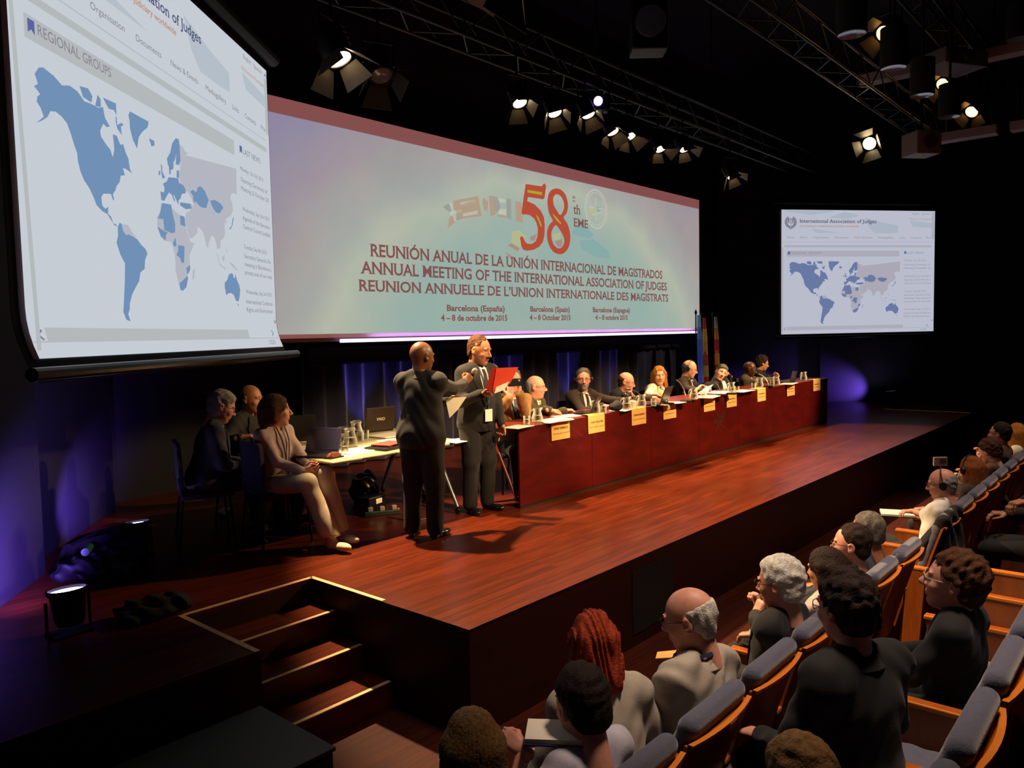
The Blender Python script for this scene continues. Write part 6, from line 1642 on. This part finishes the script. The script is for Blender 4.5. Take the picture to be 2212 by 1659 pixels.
# ---------------------------------------------------------------- the lighting rig
def truss(y, z, x0, x1, label, s=0.38, hang=True):
    t = thing('lighting_truss', label, 'truss', ((x0 + x1) / 2, y, z), 0, None)
    L_ = (x1 - x0) / 2
    for sy, sz in ((-1, -1), (1, -1), (-1, 1), (1, 1)):
        b = MB(); b.tube([(-L_, sy * s / 2, sz * s / 2), (L_, sy * s / 2, sz * s / 2)], 0.026, 10); b.build('chord', M_TRUSS, t, smooth=True)
    b = MB(); n_ = int(2 * L_ / 0.45)
    for k in range(n_):
        xa, xb = -L_ + 2 * L_ * k / n_, -L_ + 2 * L_ * (k + 1) / n_; q = 1 if k % 2 else -1
        for sy in (-1, 1): b.tube([(xa, sy * s / 2, -q * s / 2), (xb, sy * s / 2, q * s / 2)], 0.011, 6)
        b.tube([(xa, -q * s / 2, -s / 2), (xb, q * s / 2, -s / 2)], 0.011, 6)
    b.build('lattice', M_TRUSS, t, smooth=True)
    b = MB()
    for fx in (-0.8, -0.25, 0.3, 0.8): b.tube([(L_ * fx, 0, s / 2), (L_ * fx, 0, 8.4 - z)], 0.010, 6)
    b.build('hanging_wires', M_TRUSS, t)
    return t
M_TRUSS = mat('truss_black', '#131316', 0.4, 0.4, noise=0.15)
truss(3.08, 5.98, -2.0, 15.5, 'black truss over the stage carrying the glowing fresnels')
truss(0.9, 6.5, -3.0, 16.5, 'dark truss hanging further forward than the fresnel truss')
truss(-0.15, 7.35, -3.0, 17.0, 'dark truss nearest the stalls carrying the amber lamps')

M_LENS = emit('fresnel_glow', (1.0, 0.74, 0.40), 26.0); M_LENSD = mat('lens_off', '#55555a', 0.1, noise=0.05)
M_LENSA = emit('amber_glow', (1.0, 0.45, 0.10), 9.0)
M_LEAF = mat('barn_door', '#3a342c', 0.45, 0.3, noise=0.1)
def fresnel(p, tgt, zt, label, lens, group, sc=1.0, spin=0.0):
    """p: centre of the lens; zt: height of the tube it hangs from"""
    p = Vector(p); d = (Vector(tgt) - p).normalized()
    t = thing('fresnel_spotlight', label, 'stage light', p, 0, group)
    q = (d.to_track_quat('Z', 'Y')); M = q.to_matrix().to_4x4() @ Matrix.Rotation(spin, 4, 'Z')
    def tr(b):
        for v in b.bm.verts: v.co = M @ (v.co * sc)
        return b
    b = MB(); b.lathe([(0, -0.30), (0.07, -0.30), (0.115, -0.26), (0.12, -0.02), (0.115, 0.0), (0.10, 0.0), (0.10, -0.02), (0, -0.022)], seg=20)
    for k in range(4): b.box((0, 0.115, -0.24 + 0.05 * k), (0.12, 0.04, 0.02))
    tr(b).build('housing', M_BMET, t, smooth=True)
    b = MB(); b.lathe([(0, 0.012), (0.05, 0.008), (0.098, -0.010)], seg=20); tr(b).build('lens', lens, t, smooth=True)
    for k, (ang, ln, w1) in enumerate(((52, 0.20, 0.15), (58, 0.17, 0.13), (48, 0.20, 0.15), (66, 0.17, 0.13))):
        b = MB(); b.poly([(-0.085, 0.118, 0.0), (0.085, 0.118, 0.0), (w1, 0.118 + ln * math.cos(R(ang)), ln * math.sin(R(ang))), (-w1, 0.118 + ln * math.cos(R(ang)), ln * math.sin(R(ang)))], 0.004)
        for v in b.bm.verts: v.co = Matrix.Rotation(PI / 2 * k, 4, 'Z') @ v.co
        tr(b).build('barn_door', M_LEAF, t)
    b = MB(); h_ = zt - p.z; c = Vector(M @ Vector((0, 0, -0.15 * sc)))
    sd = Vector((d.y, -d.x, 0)); sd = sd.normalized() if sd.length > 1e-4 else Vector((1, 0, 0)); sd *= 0.15 * sc
    b.tube([c + sd, c + sd + Vector((0, 0, 0.22)), c - sd + Vector((0, 0, 0.22)), c - sd], 0.011, 8)
    b.tube([c + Vector((0, 0, 0.22)), Vector((c.x, c.y, h_))], 0.014, 8); b.build('yoke', M_BMET, t)
    return t
FLAB = ['large glowing fresnel hanging alone over the side table', 'first small fresnel of the glowing row over the long banner', 'second of the glowing row, its barn door lit below', 'third of the glowing row, hung a little higher', 'fourth of the glowing row, close to the fifth', 'fifth of the glowing row, close to the fourth', 'sixth of the glowing row, with violet edge', 'seventh of the glowing row, hung higher again', 'glowing fresnel beyond the row over the banner\'s far corner']
for i, (x, z) in enumerate(FRES):
    fresnel((x, 2.82, z), (2.0, 0.9, 0.7) if i == 0 else (x - 0.5, 0.6, 0.9), 5.79, FLAB[i], M_LENS, 'glowing fresnels on the stage truss', 1.2 if i == 0 else 0.85, 0.3 * i)
fresnel((1.98, 3.0, 5.10), (1.2, 0.8, 1.0), 5.79, 'unlit fresnel beside the large glowing one', M_LENSD, None, 1.1)
for i, (x, z, l) in enumerate(((8.62, 6.55, 'amber lamp at upper right seen from its side'), (12.09, 6.63, 'amber lamp between two pale ceiling beams'), (14.43, 6.63, 'amber lamp farthest along the ceiling'))):
    fresnel((x, 0.09, z), (x - 5, 1.6, 2.6), 7.16, l.replace('at upper right ', 'nearest of three '), M_LENSA, 'amber lamps over the stalls', 1.15, 0.4)
    light('amber_lamp', 'SPOT', (x - 0.15, 0.25, z - 0.45), (x - 2.4, 3.0, 1.6), 160, AMBER, 0.08, 36, 0.5)
fresnel((11.6, 1.15, 5.73), (4.0, 0.6, 2.6), 6.31, 'bright lamp above the far projection screen, aimed towards us', M_LENS, None, 1.1, 0.2)
fresnel((0.45, 0.03, 4.62), (0.0, 2.5, 1.2), 7.16, 'amber-lit barn doors at the top edge over the stage', M_LENSA, None, 1.1, 0.5)
# round downlights hanging in dark cylinders, pale ceiling beams, small projector
M_DISC = mat('downlight_glass', '#8a8a8a', 0.12, 0.4, noise=0.4, scale=60)
for i, (u, v) in enumerate(((1840, 75), (1930, 148), (1992, 207), (2051, 253), (2200, 85))):
    p = px_plane(u, v, -0.3 if i < 4 else -1.2)
    t = thing('ceiling_downlight', ['unlit round downlight nearest the top edge of the hall ceiling', 'unlit round downlight just above the long pale beam', 'unlit round downlight below the long pale beam', 'unlit round downlight farthest from us', 'unlit round downlight at the frame edge above the pale beam'][i], 'downlight', p, 0, 'round downlights over the stalls')
    b = MB(); b.lathe([(0.15, 0.0), (0.16, 0.0), (0.16, 0.5), (0, 0.5)], seg=24); b.tube([(0, 0, 0.5), (0, 0, 8.4 - p.z)], 0.02, 8); b.build('housing', M_BLACK, t, smooth=True)
    b = MB(); b.lathe([(0, 0.02), (0.08, 0.015), (0.149, 0.0)], seg=24); b.build('lens', M_DISC, t, smooth=True)
M_BEAM = mat('pale_beam', '#a89490', 0.8, noise=0.08, scale=5)
k = 11
for (x, y0, y1, z) in ((12.0, -0.02, 1.5, 6.86), (12.0, -1.9, -0.55, 6.83), (14.0, -0.40, 0.58, 6.0), (14.0, -0.9, -0.62, 6.0)):
    o = MB().box((x + 0.15, (y0 + y1) / 2, z + 0.15), (0.30, abs(y1 - y0), 0.16)).build('trim_%d' % k, M_BEAM); tag(o, kind='structure'); k += 1
    b = MB()
    for yy in (y0 + 0.1, y1 - 0.1): b.tube([(x + 0.15, yy, z + 0.2), (x + 0.15, yy, 8.41)], 0.015, 6)
    tag(b.build('trim_%d' % k, M_BLACK), kind='structure'); k += 1
def ceil_box(u, v, y, d, rz, label, m=M_BMET, lens=None):
    p = px_plane(u, v, y); t = thing('ceiling_projector', label, 'projector', p, rz)
    b = MB(); b.box((0, 0, 0), d, bev=0.02); b.build('housing', m, t)
    b = MB(); b.lathe([(0, 0), (d[2] * .3, 0), (d[2] * .3, 0.04), (0, 0.05)], (0, -d[1] / 2, 0), 16, axis=Quaternion((1, 0, 0), R(90))); b.build('lens', lens or M_LENSD, t, smooth=True)
    b = MB(); b.tube([(0, 0, d[2] / 2), (0, 0, 8.4 - p.z)], 0.025, 8); b.build('mount', M_BLACK, t)
ceil_box(1990, 312, 0.6, (0.5, 0.45, 0.42), R(-40), 'pale hanging projector with violet lens beside the low pale beam', mat('projector_pale', '#8c7c78', 0.6, noise=0.06), mat('violet_glass', '#5a1470', 0.2, noise=0.1))
ceil_box(2055, 135, -0.2, (0.9, 0.6, 0.25), R(-30), 'flat pale projector under the long ceiling beam', mat('projector_grey', '#6c666c', 0.6, noise=0.06))
ceil_box(1290, 225, 2.95, (0.3, 0.25, 0.2), R(-50), 'small dark lamp box among the glowing row', M_BMET, emit('violet_pin', (0.4, 0.25, 1.0), 4.0))
ceil_box(1400, 60, 0.9, (0.35, 0.3, 0.5), R(-50), 'dark hanging box high over the stage near the forward truss', M_BMET)
